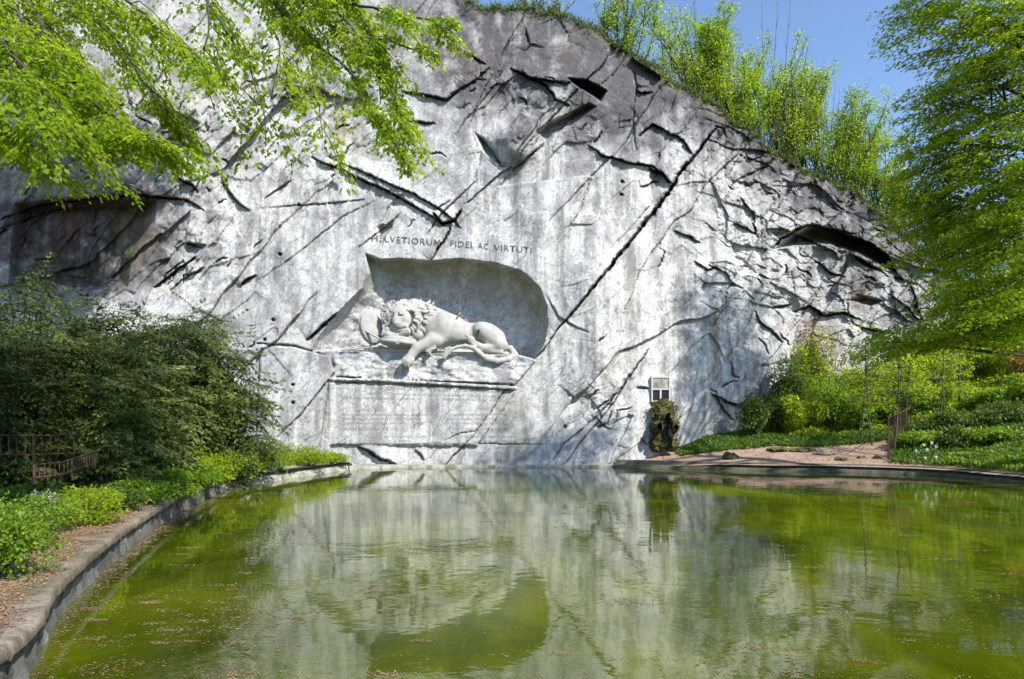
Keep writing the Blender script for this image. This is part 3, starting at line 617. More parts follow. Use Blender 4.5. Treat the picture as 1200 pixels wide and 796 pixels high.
# muscles and ribs
for k in range(5): B.cap(P3(668+k*27, 290+k*6, .50-.02*k), P3(680+k*25, 372+k*4, .55-.03*k), .05, .03, .16)
B.ell(P3(640,300,.6), (.45, .75, .45), 15, .25)
B.ell(P3(845,372,.55), (.05, .42, .2), 20, .1, 0, True)
body = emit(B, 'lion_body', lion)
MN = SDF((2.8, .8, -2.2), (6.6, 5., 2.2), .04)
for c_, r_ in ((P3(470,230,.1), (.95, .72, .6)), (P3(500,300,.2), (.62, .90, .58)), (P3(540,245,-.1), (.75, .72, .62)), (P3(500,365,.45), (.42, .36, .4)), (P3(400,195,.2), (.55, .34, .5))): MN.ell(c_, r_, 0, .2)
rl = np.random.RandomState(12); ctr = np.array([4.15, 2.75])
for k in range(230):
    a = rl.uniform(-195, 62); rad = rl.uniform(.62, 1.75) if a > -150 else rl.uniform(.62, .95); a = math.radians(a)
    x = ctr[0]+math.cos(a)*rad*(1.12 if math.cos(a) > 0 else .95); y = ctr[1]+math.sin(a)*rad*.72
    if x < 4.5 and y > 3.1 or (abs(x-4.0) < .42 and abs(y-2.75) < .45): continue
    z = .98-.42*max(0, rad-.6)-.5*max(0, (2.1-y))+rl.uniform(-.12, .1)
    out = np.array([math.cos(a)*.8+.25, math.sin(a)*.55+.55, -.15]); out /= np.linalg.norm(out); sd = rl.choice([-1, 1])*rl.uniform(.3, .8); pr = np.array([-out[1], out[0], .15])
    p = np.array([x, y, z]); Pth = [p]
    L = rl.uniform(.10, .17)
    for q in range(4):
        d = out*math.cos(sd*(q-.5))+pr*math.sin(sd*(q-.5)); p = p+d*L; p[2] -= .02; Pth.append(p.copy())
    MN.path(Pth, [.075, .085, .075, .06, .03], .025)
MN.cap(P3(522,248,.55), P3(568,236,.6), .17, .12, .06); MN.cap(P3(535,246,.74), P3(566,238,.72), .06, .05, .04, True)     # ear
emit(MN, 'mane', lion, None, body)
SH = SDF((1., 1.6, -1.6), (3.6, 4.9, 1.9), .04)
SH.ell(P3(222,318,.35), (.70, 1.10, .16), -14, .03, 24); SH.ell(P3(226,320,.50), (.60, .98, .16), -14, .03, 24)
emit(SH, 'oval_shield', lion)
S2 = SDF((2.4, 3.3, -1.), (6., 5.4, 2.3), .04)
S2.ell(P3(395,415,.7), (1.15, .30, .85), 5, .03); S2.ell(P3(395,396,.75), (1.05, .22, .70), 5, .05); S2.cap(P3(300,398,1.1), P3(400,430,1.5), .05, .05, .06); emit(S2, 'fallen_shield', lion)
SP = SDF((.3, 2.2, -.8), (7.8, 5., 2.), .045)
SP.cap(P3(165,325,.62), P3(292,396,1.05), .06, .06, .04); SP.cap(P3(60,457,.75), P3(285,437,.9), .055, .05, .04); emit(SP, 'broken_spear', lion)
S3 = SDF((7., 1.8, -.6), (7.8, 3.2, 1.4), .035); S3.cap(P3(722,275,.35), P3(744,240,.55), .06, .065, .03); emit(S3, 'spear_stub', lion)
TF = SDF((5.2, 4., .2), (7.6, 5.6, 1.9), .035)
for k in range(7): TF.path([P3(708,450,1.0), P3(690-k*4, 446+k*9, 1.12), P3(668-k*2, 452+k*9, 1.14), P3(655+k*3, 468+k*8, 1.08)], [.07, .065, .055, .025], .025)
emit(TF, 'tail_tuft', lion, None, body)
T2 = SDF((5., 4., .2), (6.7, 5.6, 1.9), .035)
for k in range(4): T2.path([P3(606,446,.95), P3(590-k*5, 452+k*6, 1.1), P3(566+k*6, 468+k*7, 1.1), P3(560+k*9, 486+k*3, 1.05)], [.07, .065, .05, .03], .025)
emit(T2, 'second_tuft', lion)

# ------------------------------------------------------------------ carved writing
INK = plain('inscription_cut', (.07, .065, .06), (.13, .12, .11), .9, 30, .1)
INK2 = plain('faded_inscription_cut', (.20, .19, .17), (.34, .33, .30), .9, 30, .1)
def carve(name, txt, x0, x1, y0, y1, size, parent, mat, off=.03, dy=None):
    """letters cut along a line of the photo from (x0,y0) to (x1,y1), laid on the rock behind them"""
    cu = bpy.data.curves.new('letters', 'FONT'); cu.body = txt; cu.size = 1.; cu.offset = off; cu.extrude = .0; cu.resolution_u = 2; cu.space_character = 1.12
    t = bpy.data.objects.new('letters', cu); COL.objects.link(t); bpy.context.view_layer.update()
    me = bpy.data.meshes.new_from_object(t.evaluated_get(bpy.context.evaluated_depsgraph_get()))
    bpy.data.objects.remove(t); n = len(me.vertices); co = np.zeros(n*3, np.float32); me.vertices.foreach_get('co', co); co = co.reshape(-1, 3)
    w_ = co[:, 0].max()-co[:, 0].min(); u = (co[:, 0]-co[:, 0].min())/w_; V = np.zeros((n, 3)); cap_ = .72
    ymid = [cliffY(x0+(x1-x0)*q, y0+(y1-y0)*q-size/2) for q in np.linspace(0, 1, 9)]
    for i in range(n):
        px = x0+(x1-x0)*u[i]; py = y0+(y1-y0)*u[i]-co[i, 1]/cap_*size
        Y = min(cliffY(px, py), cliffY(px+1, py), cliffY(px-1, py), cliffY(px, py+1), cliffY(px, py-1), cliffY(px+1, py+1), cliffY(px-1, py-1))-.02; V[i] = at(px, py, Y)
    me.vertices.foreach_set('co', V.astype(np.float32).ravel()); me.update(); return link(name, me, mat, parent)
ins1 = empty('dedication_inscription', tuple(at(530, 290, 38)), 'large dark capital letters cut into the rock in a line above the hollow', 'inscription')
for wd, a, b, c, d in (('HELVETIORUM', 436, 516, 282.5, 288.), ('FIDEI', 528, 553, 289, 290.5), ('AC', 560, 572, 291.5, 292.5), ('VIRTUTI', 579, 623, 293.5, 297)):
    carve('letters', wd, a, b, c, d, 7.6, ins1, INK, .002)
ins2 = empty('memorial_inscription', tuple(at(500, 490, 38)), 'faded small lines of capitals cut into the flat stone panel below the lion', 'inscription')
for t_, a, b, y, y2, s_ in (('DIE X AUGUSTI II ET III SEPTEMBRIS MDCCXCII', 428, 592, 456, 460, 4.4), ('HAEC SUNT NOMINA EORUM QUI NE SACRAMENTI FIDEM FALLERENT', 430, 592, 462, 466, 2.9),
        ('FORTISSIME PUGNANTES CECIDERUNT', 403, 496, 467.5, 469, 2.9), ('SOLERTI AMICORUM CURA CLADI SUPERFUERUNT', 518, 594, 469, 471, 2.9), ('DUCES XXVI', 420, 452, 482, 482, 2.8), ('DUCES XVI', 560, 592, 480, 480, 2.8),
        ('MAILLARDOZ BACHMANN REDING ERLACH', 403, 500, 487, 487, 2.6), ('SALIS ZIZERS DUERLER PFYFFER', 528, 596, 487, 487, 2.6), ('DIESBACH GOTTRAU CASTELBERG', 403, 494, 492, 492, 2.6),
        ('GLUTZ GIBELIN MONTMOLLIN', 523, 596, 492, 492, 2.6), ('ZIMMERMANN WILD GROSS CAPREZ', 403, 498, 497, 497, 2.6), ('DE LUZE MAILLARD FORESTIER', 521, 592, 497, 497, 2.6), ('MILITES CIRCITER DCCLX', 404, 474, 504, 504, 3.), ('MILITES CIRCITER CCCL', 548, 600, 504, 504, 3.),
        ('HUIUS REI GESTAE CIVES AERE COLLATO', 430, 500, 513, 513, 2.7), ('PERENNE MONUMENTUM POSUERE', 545, 604, 513, 513, 2.7), ('STUDIO C. PFYFFER', 448, 482, 518, 518, 2.6), ('ARTE A. THORVALDSEN', 560, 606, 518, 518, 2.6), ('OPERA L. AHORN', 580, 612, 526, 526, 2.4)):
    ws = t_.split(); tot = len(t_); pos = 0
    for wd in ws:
        fa = pos/tot; fb = (pos+len(wd))/tot; pos += len(wd)+1
        carve('word', wd, a+(b-a)*fa, a+(b-a)*fb, y+(y2-y)*fa, y+(y2-y)*fb, s_, ins2, INK2, -.01)

# ------------------------------------------------------------------ hatch and mossy spout
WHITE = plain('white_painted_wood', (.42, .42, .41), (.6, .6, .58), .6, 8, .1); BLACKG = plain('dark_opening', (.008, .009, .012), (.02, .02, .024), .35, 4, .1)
yh = min(cliffY(x, y) for x in range(762, 787, 3) for y in range(441, 472, 3))-.02
def rect(px0, px1, py0, py1, Y0, Y1): a = at(px0, py1, Y0); b = at(px1, py0, Y0); return (a[0], b[0], Y0, Y1, a[2], b[2])
ht = empty('hatch', tuple(at(775, 471, yh)), 'white wooden hatch with two small dark square openings set in the rock', 'hatch')
mb = MB()
for r_ in ((763.5, 785.5, 441, 443), (763.5, 765, 443, 471), (784, 785.5, 443, 471), (765, 784, 469.3, 471), (765, 784, 455.5, 457), (773.3, 775.3, 457, 469.3)): mb.box(*rect(*r_, yh-.10, yh+.5))
mb.build('frame', WHITE, ht)
mb = MB(); mb.box(*rect(765, 784, 443, 455.5, yh-.06, yh+.5)); mb.build('panel', KERBST, ht)
for a_, b_ in ((765, 773.3), (775.3, 784)): mb = MB(); mb.box(*rect(a_, b_, 457, 469.3, yh-.02, yh+.5)); mb.build('opening', BLACKG, ht)
mm = M('moss_and_ivy'); q1 = mm.noise(1.6, 6, .7); q2 = mm.noise(9, 6, .7)
mm.color(mm.mix(1., mm.ramp(q1, [(.35, (.02, .02, .012)), (.5, (.07, .065, .02)), (.62, (.15, .14, .035))]), mm.ramp(q2, [(.3, .5), (.6, 1.2)]), 'MULTIPLY')); mm.rough(1); mm.bump(q2, 1., .12); MOSS = mm.m
sp_y = min(cliffY(x, y) for x in range(764, 790, 3) for y in range(474, 528, 4))
sp = empty('mossy_spout', tuple(at(777, 530, sp_y)), 'dark moss covered rock spring standing below the white hatch', 'spring')
def blobsdf(name, prims, sub, lo, hi, h_, mat, parent, nz=.06, fr=3.):
    s = SDF(lo, hi, h_)
    for c_, r_ in prims: s.ell(c_, r_, 0, .1)
    for c_, r_ in sub: s.ell(c_, r_, 0, .06, 0, True)
    V, Q = s.mesh(); n_ = fbm(V[:, 0]*fr+V[:, 1]*1.3, V[:, 2]*fr+V[:, 1], 4, 91)
    V = V+np.stack([n_*nz, -np.abs(n_)*nz*2, n_*nz], 1)
    return link(name, quadmesh(name, V, Q), mat, parent, True)
def W(px, py, c=0., Y=None): p = at(px, py, Y or sp_y); p[1] -= c; return tuple(p)
c0 = at(777, 500, sp_y)
blobsdf('moss_mass', [(W(777,488,.0), (.62,.85,.4)), (W(768,500,.0), (.36,1.35,.4)), (W(787,500,.0), (.30,1.3,.4)), (W(777,478,.1), (.6,.42,.5)), (W(770,520,.1), (.5,.5,.5)), (W(786,521,.05), (.36,.45,.4))],
        [(W(779,500,.5), (.26,.85,.75)), (W(781,515,.5), (.24,.6,.7))], (c0[0]-1.4, sp_y-1.2, c0[2]-2.0), (c0[0]+1.4, sp_y+1., c0[2]+1.9), .05, MOSS, sp, .16, 7.)
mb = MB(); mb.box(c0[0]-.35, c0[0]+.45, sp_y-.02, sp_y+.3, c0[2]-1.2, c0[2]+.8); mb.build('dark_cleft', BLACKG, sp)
blobsdf('pale_boulder', [(W(786,507,.22), (.2,.36,.28)), (W(786,500,.2), (.15,.2,.22))], [], (c0[0]-.2, sp_y-1., c0[2]-1.5), (c0[0]+1.2, sp_y+.8, c0[2]+1.), .05, KERBST, sp, .04, 6.)
# flat mossy rocks lying in the sand
def rock(px, py, w_, h_, d_, mat, label, name='flat_rock', grp=None, seed=0):
    # find where the ray meets the sloping bank
    Y = 33.
    for Y in np.arange(33., 46., .1):
        p = at(px, py, Y)
        if gz(p[0], p[1]) >= p[2]: break
    p = at(px, py, Y); s = SDF((p[0]-w_*1.3, p[1]-d_*1.3, p[2]-h_*1.8), (p[0]+w_*1.3, p[1]+d_*1.3, p[2]+h_*2), max(.035, w_/26))
    r = np.random.RandomState(seed+50)
    for k in range(4): s.cap((p[0]+r.uniform(-.5, .5)*w_, p[1]+r.uniform(-.4, .4)*d_, p[2]), (p[0]+r.uniform(-.6, .6)*w_, p[1]+r.uniform(-.4, .4)*d_, p[2]+h_*.3), h_*.7, h_*.6, .1)
    s.ell(tuple(p), (w_*.9, d_*.8, h_*.8), r.uniform(-6, 6), .1)
    V, Q = s.mesh(); n_ = fbm(V[:, 0]*4, V[:, 1]*4+V[:, 2]*3, 4, seed); V = V+n_[:, None]*np.array([.06, .06, .10]); return tag(link(name, quadmesh(name, V, Q), mat, None, False), label, 'rock', grp)
rock(856, 537, .50, .32, .4, MOSS, 'round dark mossy rock at the kerb below the shaded cliff', 'mossy_rock', None, 1)
rock(912, 527, .7, .12, .7, MOSS, 'flat mossy rock slab at the left end of the slabs in the sand', 'flat_rock', 'flat rocks in the sand', 2)
rock(938, 528, 1.0, .12, .6, MOSS, 'broad flat mossy slab in the middle of the sandy bank', 'flat_rock', 'flat rocks in the sand', 3)
rock(966, 532, .7, .12, .5, DARKK, 'dark bare slab at the right end of the slabs in the sand', 'flat_rock', 'flat rocks in the sand', 4)
rock(986, 539, .38, .12, .3, MOSS, 'small mossy stone near the kerb right of the slabs', 'flat_rock', 'flat rocks in the sand', 5)
rock(1028, 537, .35, .13, .3, MOSS, 'small mossy stone beside the rusty fence on the sand', 'flat_rock', 'flat rocks in the sand', 6)
rock(1010, 537, .25, .1, .25, MOSS, 'tiny mossy stone between two other small stones on the sand', 'flat_rock', 'flat rocks in the sand', 7)

# ------------------------------------------------------------------ rusty fences
def fence(pts, h_, gap, label, lean=0, r_=.012, post_gap=8, grp='rusty iron fences'):
    """pts: (x,y,z) of the foot line"""
    P = np.array(pts, float); d = np.r_[0, np.cumsum(np.linalg.norm(np.diff(P, axis=0), axis=1))]
    f = empty('iron_fence', tuple(P[0]), label, 'fence', grp); t = np.arange(0, d[-1]+.01, gap); Qp = np.stack([np.interp(t, d, P[:, k]) for k in range(3)], 1)
    mb = MB()
    for i, p in enumerate(Qp): mb.tube([p, p+np.array([0, 0, h_*(.93)])], r_*1.05, 4)
    mb.build('palings', RUSTY, f)
    for zz in (h_, h_*.12): mb = MB(); mb.tube([q+np.array([0, 0, zz]) for q in P], r_*1.6, 5); mb.build('rail', RUSTY, f)
    for i in range(0, len(Qp), post_gap): mb = MB(); mb.tube([Qp[i]-np.array([0, 0, .1]), Qp[i]+np.array([0, 0, h_*1.05])], r_*2.2, 6); mb.build('post', RUSTY, f)
    return f
def gnd(x, y): return (x, y, gz(x, y))
def foot(px, Y): x = (px-600)/F*Y; return gnd(x, Y)
def hfence(pxs, Ys, pyt, pyb, *a, **k):
    pts = [tuple(at(px, pb, Y)) for px, Y, pb in zip(pxs, Ys, pyb)]; h_ = (pyb[0]-pyt[0])/F*Ys[0]; return fence(pts, h_, *a, **k)
hfence([-40, 35, 92], [15.5, 16, 16.5], [510, 510, 510], [536, 536, 534], .16, 'rusty iron railing behind the flower bed in front of the dark evergreens')
hfence([40, 72, 90, 114], [13.2, 13.9, 14.4, 15.4], [545, 540, 535, 529], [562, 558, 552, 543], .13, 'rusty iron railing running down the slope beside the left flower bed')
FR = [(1041, 32.2, 512, 546), (1050, 35.2, 509, 532), (1062, 36.5, 505, 528)]
hfence([1041, 1052, 1064], [34.4, 36.0, 38.0], [490]*3, [544, 537, 528], .28, 'tall rusty iron fence between the sandy bank and the flower bed', r_=.014, post_gap=5)
hfence([1062, 1092, 1114, 1200, 1240], [38.0, 38., 38., 37., 36], [496]*5, [528, 524, 520, 517, 516], .3, 'rusty iron fence running right behind the front flower bed', r_=.014, post_gap=7)
hfence([1130, 1150, 1172, 1200, 1250], [42, 42, 42, 41, 40], [466]*5, [491, 489, 487, 484, 480], .5, 'dark upper fence on the planted slope at the right edge', r_=.02, post_gap=2)
# three-legged stake frame round a young tree
STAKE = plain('stake_wood', (.05, .035, .025), (.1, .075, .05), .9, 10, .3)
tp = empty('tree_stakes', foot(1123, 41.), 'tripod of dark wooden stakes standing on the planted slope', 'tree stakes')
ap = at(1124, 446, 41.)
for px, py, Y in ((1106, 476, 40.3), (1123, 480, 42.), (1139, 476, 40.5)):
    q = at(px, py, Y); mb = MB(); mb.tube([q+(q-ap)*.15, ap+(ap-q)*.06], .055, 6); mb.build('stake', STAKE, tp)
# ------------------------------------------------------------------ vegetation
rv = np.random.RandomState(21)
def nrm(v): return v/(np.linalg.norm(v, axis=-1, keepdims=True)+1e-9)
def leaves(name, P, Dr, N, L, Wd, mat, parent=None, fold=.15, kind=None):
    """P bases, Dr directions, N normals, L lengths, Wd widths -> one mesh of folded leaf quads"""
    Dr = nrm(Dr); Sd = nrm(np.cross(N, Dr)); Nn = np.cross(Dr, Sd); L = L[:, None]; Wd = Wd[:, None]
    a = P; b = P+Dr*L*.45+Sd*Wd*.5+Nn*L*fold*.3; c = P+Dr*L-Nn*L*fold*.4; d = P+Dr*L*.45-Sd*Wd*.5+Nn*L*fold*.3
    V = np.stack([a, b, c, d], 1).reshape(-1, 3); Q = np.arange(len(V)).reshape(-1, 4)
    return link(name, quadmesh(name, V, Q, rnd=np.random.RandomState(len(P)).rand(len(P))), mat, parent)
def needles_of(P): return P
MAPLE = leafmat('maple_leaf', (.10, .18, .006), (.20, .31, .010), (.33, .42, .022), .62)
BEECH = leafmat('beech_leaf', (.11, .175, .007), (.22, .325, .011), (.36, .45, .026), .64)
SPRING = leafmat('spring_leaf', (.11, .20, .010), (.20, .32, .014), (.34, .44, .04), .6)
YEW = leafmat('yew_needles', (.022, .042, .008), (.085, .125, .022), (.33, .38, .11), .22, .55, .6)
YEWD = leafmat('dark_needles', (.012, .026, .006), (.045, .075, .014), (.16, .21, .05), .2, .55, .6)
IVY = leafmat('ivy_leaf', (.04, .09, .01), (.08, .155, .015), (.15, .24, .03), .4)
GARDEN = leafmat('garden_leaf', (.08, .15, .010), (.15, .26, .015), (.28, .40, .04), .5, .5, .8)
BUSHM = leafmat('bush_leaf', (.11, .17, .008), (.23, .33, .014), (.36, .45, .03), .6, .5, .6)
DBUSH = leafmat('dark_bush_leaf', (.03, .06, .008), (.07, .12, .015), (.14, .20, .025), .4)
REDL = leafmat('russet_leaf', (.12, .09, .02), (.24, .17, .03), (.32, .14, .05), .4)
LITTER = leafmat('dry_leaf_litter', (.16, .07, .03), (.30, .15, .07), (.42, .26, .14), 0, .8)
FLOAT = leafmat('floating_blossom', (.12, .07, .03), (.24, .15, .08), (.36, .25, .15), 0, .8)
PETALW = leafmat('white_petal', (.55, .55, .55), (.75, .75, .74), (.85, .85, .8), .3); PETALP = leafmat('pink_petal', (.3, .12, .2), (.42, .2, .3), (.5, .3, .4), .3)

def spray(P0, d0, L, n, width, leaf, droop=.35, up=(0, 0, 1), seed=None):
    """a flat leafy spray: returns leaf base, dir, normal"""
    r = rv; d0 = np.array(d0, float); d0 /= np.linalg.norm(d0); s = np.cross(d0, up); s /= np.linalg.norm(s)+1e-9; u = np.cross(s, d0)
    t = r.rand(n)**.8; side = r.choice([-1, 1], n); off = r.rand(n)*width*(1-.75*t)*side
    P = P0+d0*(t*L)[:, None]+s*off[:, None]; P[:, 2] -= droop*L*(t**2)+np.abs(off)*.25; P += r.randn(n, 3)*leaf*.5
    Dd = d0*.7+s*(side*.8)[:, None]+r.randn(n, 3)*.25; Dd[:, 2] -= .35+droop*t
    N = u+r.randn(n, 3)*.35; return P, Dd, N
def collect(lst): return [np.concatenate([q[i] for q in lst]) for i in range(3)]
def grow_limb(P, n):
    P = catmull(P, 8) if len(P[0]) == 3 else P; d = np.r_[0, np.cumsum(np.linalg.norm(np.diff(P, axis=0), axis=1))]
    t = np.linspace(0, d[-1], n); return np.stack([np.interp(t, d, P[:, k]) for k in range(3)], 1)

# --- near maple: limbs reaching in from the upper left
def limb_tree(root, limbs, trunk, mat_leaf, leaf, aspect=.62, sub=16, subL=(.6, 1.8), per=22, rad=.05, branch_name='branch', updir=None, dens=1., droop=.3, twig_n=4, spread=.42):
    mb = MB(); mb.tube(grow_limb(trunk[0], 14), np.linspace(trunk[1], trunk[2], 14), 9); mb.build('trunk', BARK, root, True); out = []
    for (P, r0, dn) in limbs:
        G = grow_limb([np.array(p, float) for p in P], 26); mb = MB(); G2 = G+rv.randn(*G.shape)*.02; mb.tube(G2, np.linspace(r0, r0*.22, 26), 6)
        Ltot = np.linalg.norm(np.diff(G, axis=0), axis=1).sum()
        for k in range(int(sub*dn)):
            t = rv.uniform(.12, 1.)**.9; i = min(int(t*25), 24); p = G2[i]; d = G[i+1]-G[i]; d /= np.linalg.norm(d)
            s = np.cross(d, [0, 0, 1.]); s /= np.linalg.norm(s)+1e-9; sd = rv.choice([-1, 1])
            dd = d*rv.uniform(.35, .9)+s*sd*rv.uniform(.4, .9)+np.array([0, 0, rv.uniform(-.35, .15)]); dd /= np.linalg.norm(dd); L = rv.uniform(*subL)*(1.1-.5*t)
            tp_ = [p+dd*L*q+np.array([0, 0, -droop*L*q*q*.7])+rv.randn(3)*.03*L for q in (0, .33, .66, 1.)]; tp_[0] = p
            mb.tube(tp_, [r0*.28*(1.1-t)+.006, .010, .007, .004], 4)
            for q in range(twig_n):
                f = (q+.6)/twig_n; b = p+dd*L*f+np.array([0, 0, -droop*L*f*f*.7]); s2 = np.cross(dd, [0, 0, 1.]); sg = 1 if q % 2 else -1
                d2 = dd*.8+s2*sg*rv.uniform(.5, 1.)+np.array([0, 0, -.12]); out.append(spray(b, d2, L*spread*rv.uniform(.8, 1.3), int(per*dens), L*spread*.42, leaf, droop))
        mb.build(branch_name, TWIG, root, True)
    P, Dd, N = collect(out); n = len(P); s = leaf*rv.uniform(.4, 1.45, n); leaves('foliage', P, Dd, N, s, s*aspect, mat_leaf, root)
    return n
m1 = empty('maple_tree', (-11.5, 8.5, .5), 'near maple whose bright green leafy limbs hang in from the upper left corner', 'tree', 'overhanging trees')
cnt = limb_tree(m1, [
    ([at(-90,-160,12), at(30,0,11), at(90,100,10.6), at(150,150,10.4), at(205,172,10.2)], .085, 2.6),
    ([at(-120,-80,11.5), at(-10,40,11), at(40,80,10.4), at(85,125,10), at(112,160,9.8)], .06, 2.0),
    ([at(-160,-30,10.6), at(-80,60,10), at(-40,110,9.8), at(-5,140,9.6), at(28,170,9.5)], .05, 1.5),
    ([at(-60,-140,13), at(60,-30,12.5), at(120,30,12), at(165,90,11.8), at(190,130,11.6)], .05, 2.0),
    ([at(-140,-60,9.6), at(-40,10,9.3), at(10,60,9.2), at(50,110,9.1), at(80,160,9)], .05, 2.),
    ([at(0,-140,12), at(80,-40,11.5), at(140,0,11), at(200,40,11), at(250,80,11)], .05, 1.6),
    ([at(-160,-120,11), at(-60,-40,10.5), at(0,0,10.3), at(60,50,10.1), at(110,95,10)], .05, 2.2),
  ], ([(-11.5, 8.5, .2), (-11.7, 8.8, 3.), (-11.4, 9.2, 6), (-11., 9.6, 9.)], .42, .22), MAPLE, .076, sub=24, per=38, rad=.05)
m2 = empty('linden_tree', (-2.5, 16.5, 12.6), 'sparser leafy tree limbs hanging from the top edge before the rock', 'tree', 'overhanging trees')
m2.location = (-16, 18, .9)
c2 = limb_tree(m2, [
    ([at(150,-150,16), at(236,-20,14.5), at(240,60,14), at(243,95,13.8), at(252,128,13.6)], .045, 1.15),
    ([at(200,-150,16), at(300,-10,14.5), at(325,50,14), at(326,80,13.8), at(318,118,13.6)], .05, 1.1),
    ([at(180,-110,16.5), at(255,20,15), at(290,80,14.5), at(310,130,14.2), at(312,172,14)], .04, .95),
    ([at(300,-100,15), at(345,20,14.5), at(362,70,14), at(372,120,13.8), at(378,160,13.6)], .04, .9),
  ], ([(-16, 18, .4), (-15.8, 18, 6), (-14.5, 17.5, 12.), (-11, 17, 16.5)], .45, .25), MAPLE, .115, sub=16, per=15, droop=.35)
m3 = empty('lime_tree', (-14.5, 12, .7), 'bright yellow green limb ending in a drooping leafy tip left of the rock face', 'tree', 'overhanging trees')
c3 = limb_tree(m3, [
    ([at(180,-170,13), at(310,-10,11.5), at(360,40,11), at(420,100,10.6), at(478,190,10.2)], .06, 2.1),
    ([at(250,-130,12.5), at(370,-25,11.5), at(420,5,11), at(480,18,10.8), at(538,28,10.6)], .05, 1.7),
    ([at(250,-130,11.8), at(380,0,11), at(430,50,10.8), at(455,100,10.6), at(485,160,10.5)], .05, 1.7),
    ([at(220,-120,12), at(330,-20,11.4), at(390,30,11.2), at(440,45,11.), at(500,60,10.9)], .05, 1.2),
    ([at(250,-120,12), at(390,-40,11.4), at(420,20,11.2), at(440,70,11.), at(446,120,10.9)], .04, 1.),
  ], ([(-14.5, 12, .4), (-14.2, 12, 5), (-12.5, 12.5, 10.), (-8, 13, 13.5)], .4, .2), MAPLE, .074, sub=22, subL=(.45, 1.2), per=33)

# --- beech on the right
def beech(root, axis, crown, n_spray, leafn, leaf, mat, trunk, seed, hang=(-.75, -.35, -.45)):
    r = np.random.RandomState(seed); global rv
    mb = MB(); mb.tube(grow_limb(trunk[0], 14), np.linspace(trunk[1], trunk[2], 14), 9); mb.build('trunk', GREYBARK, root, True)
    mb = MB(); out = []; T0 = grow_limb(trunk[0], 40)
    for (cx, cy, cz, rx, ry, rz, ns) in crown:
        c = np.array([cx, cy, cz]); b = T0[np.argmin(np.abs(T0[:, 2]-cz+2))]; mb.tube([b, (b*.5+c*.5)+r.randn(3)*.4+np.array([0, 0, .4]), c], [.13, .08, .04], 6)
        for k in range(int(ns*n_spray)):
            v = r.randn(3); v /= np.linalg.norm(v); q = r.uniform(.35, 1.)**.6; p = c+v*np.array([rx, ry, rz])*q
            o_ = (p-b); o_[2] = 0; o_ /= np.linalg.norm(o_)+1e-6
            d = o_*.6+np.array(hang)*.75+r.randn(3)*.18; L = r.uniform(1.1, 2.9); st = p-nrm(d)*L*.5; d[2] *= .6
            if k % 5 == 0: mb.tube([c+(p-c)*.2, (c+st)/2+r.randn(3)*.2, st, st+nrm(d)*L*.8+np.array([0, 0, -.2*L])], [.035, .025, .015, .006], 4)
            out.append(spray(st, d, L, leafn, L*.24, leaf, .16))
    mb.build('branches', TWIG, root, True); P, Dd, N = collect(out); n = len(P); s = leaf*r.uniform(.65, 1.3, n); leaves('foliage', P, Dd, N, s, s*.6, mat, root); return n
bt = empty('beech_tree', (26, 25, 2.), 'large beech whose layered drooping sprays fill the upper right corner', 'tree')
def CR(px, py, Y, rx, ry, rz, ns): p = at(px, py, Y); return (p[0], p[1], p[2], rx, ry, rz, ns)
c4 = beech(bt, None, [CR(1130,35,22,1.7,2,.9,1), CR(1190,40,21,1.6,2,1.2,1), CR(1170,100,22,2.,2,1.,1.2), CR(1105,120,24,1.3,1.6,.7,.7), CR(1140,165,23,2.1,2,.9,1.2), CR(1200,180,21,1.8,2,1.4,1.2),
    CR(1105,205,24,1.6,1.6,.8,.9), CR(1150,235,23,1.9,2,.9,1.1), CR(1085,250,25,1.2,1.4,.9,.7), CR(1195,280,21,1.7,2,1.3,1.2), CR(1130,290,24,1.8,1.8,.9,1.), CR(1165,345,22,1.8,2,.8,1.), CR(1215,370,20,1.5,2,1.,1.),
    CR(1080,15,23,.9,1.4,.5,.45), CR(1090,165,24,.9,1.2,.5,.4), CR(1260,60,22,2.4,2.5,2.,1.6), CR(1270,220,22,2.4,2.5,2.,1.6), CR(1120,-70,23,2.6,2.5,1.6,1.3), CR(1230,-90,23,3,3,2,1.6), CR(1180,375,21,1.6,1.5,.5,.6), CR(1130,385,22,1.2,1.2,.35,.45), CR(1085,395,23,1.3,1.2,.35,.4), CR(1050,400,24,.9,1.,.5,.4), (24.5,29,20,3.0,3.,1.6,2.6), (26,28,23,3.4,3.,1.8,2.6), (23.5,29.5,24.5,2.6,2.4,1.4,2.), (27.5,28,26,3,3,2,2.), CR(1170,-170,20,3,3,2.,1.), CR(1250,-160,19,3,3,2.,1.2), CR(1280,-280,20,4,4,2.5,1.5), CR(1330,20,19,3,3,2.5,1.2)],
    66, 84, .125, BEECH, ([(26, 25, 1.2), (25.4, 25, 6.), (24.8, 24.6, 12.), (24, 24, 19.)], .5, .2), 3)

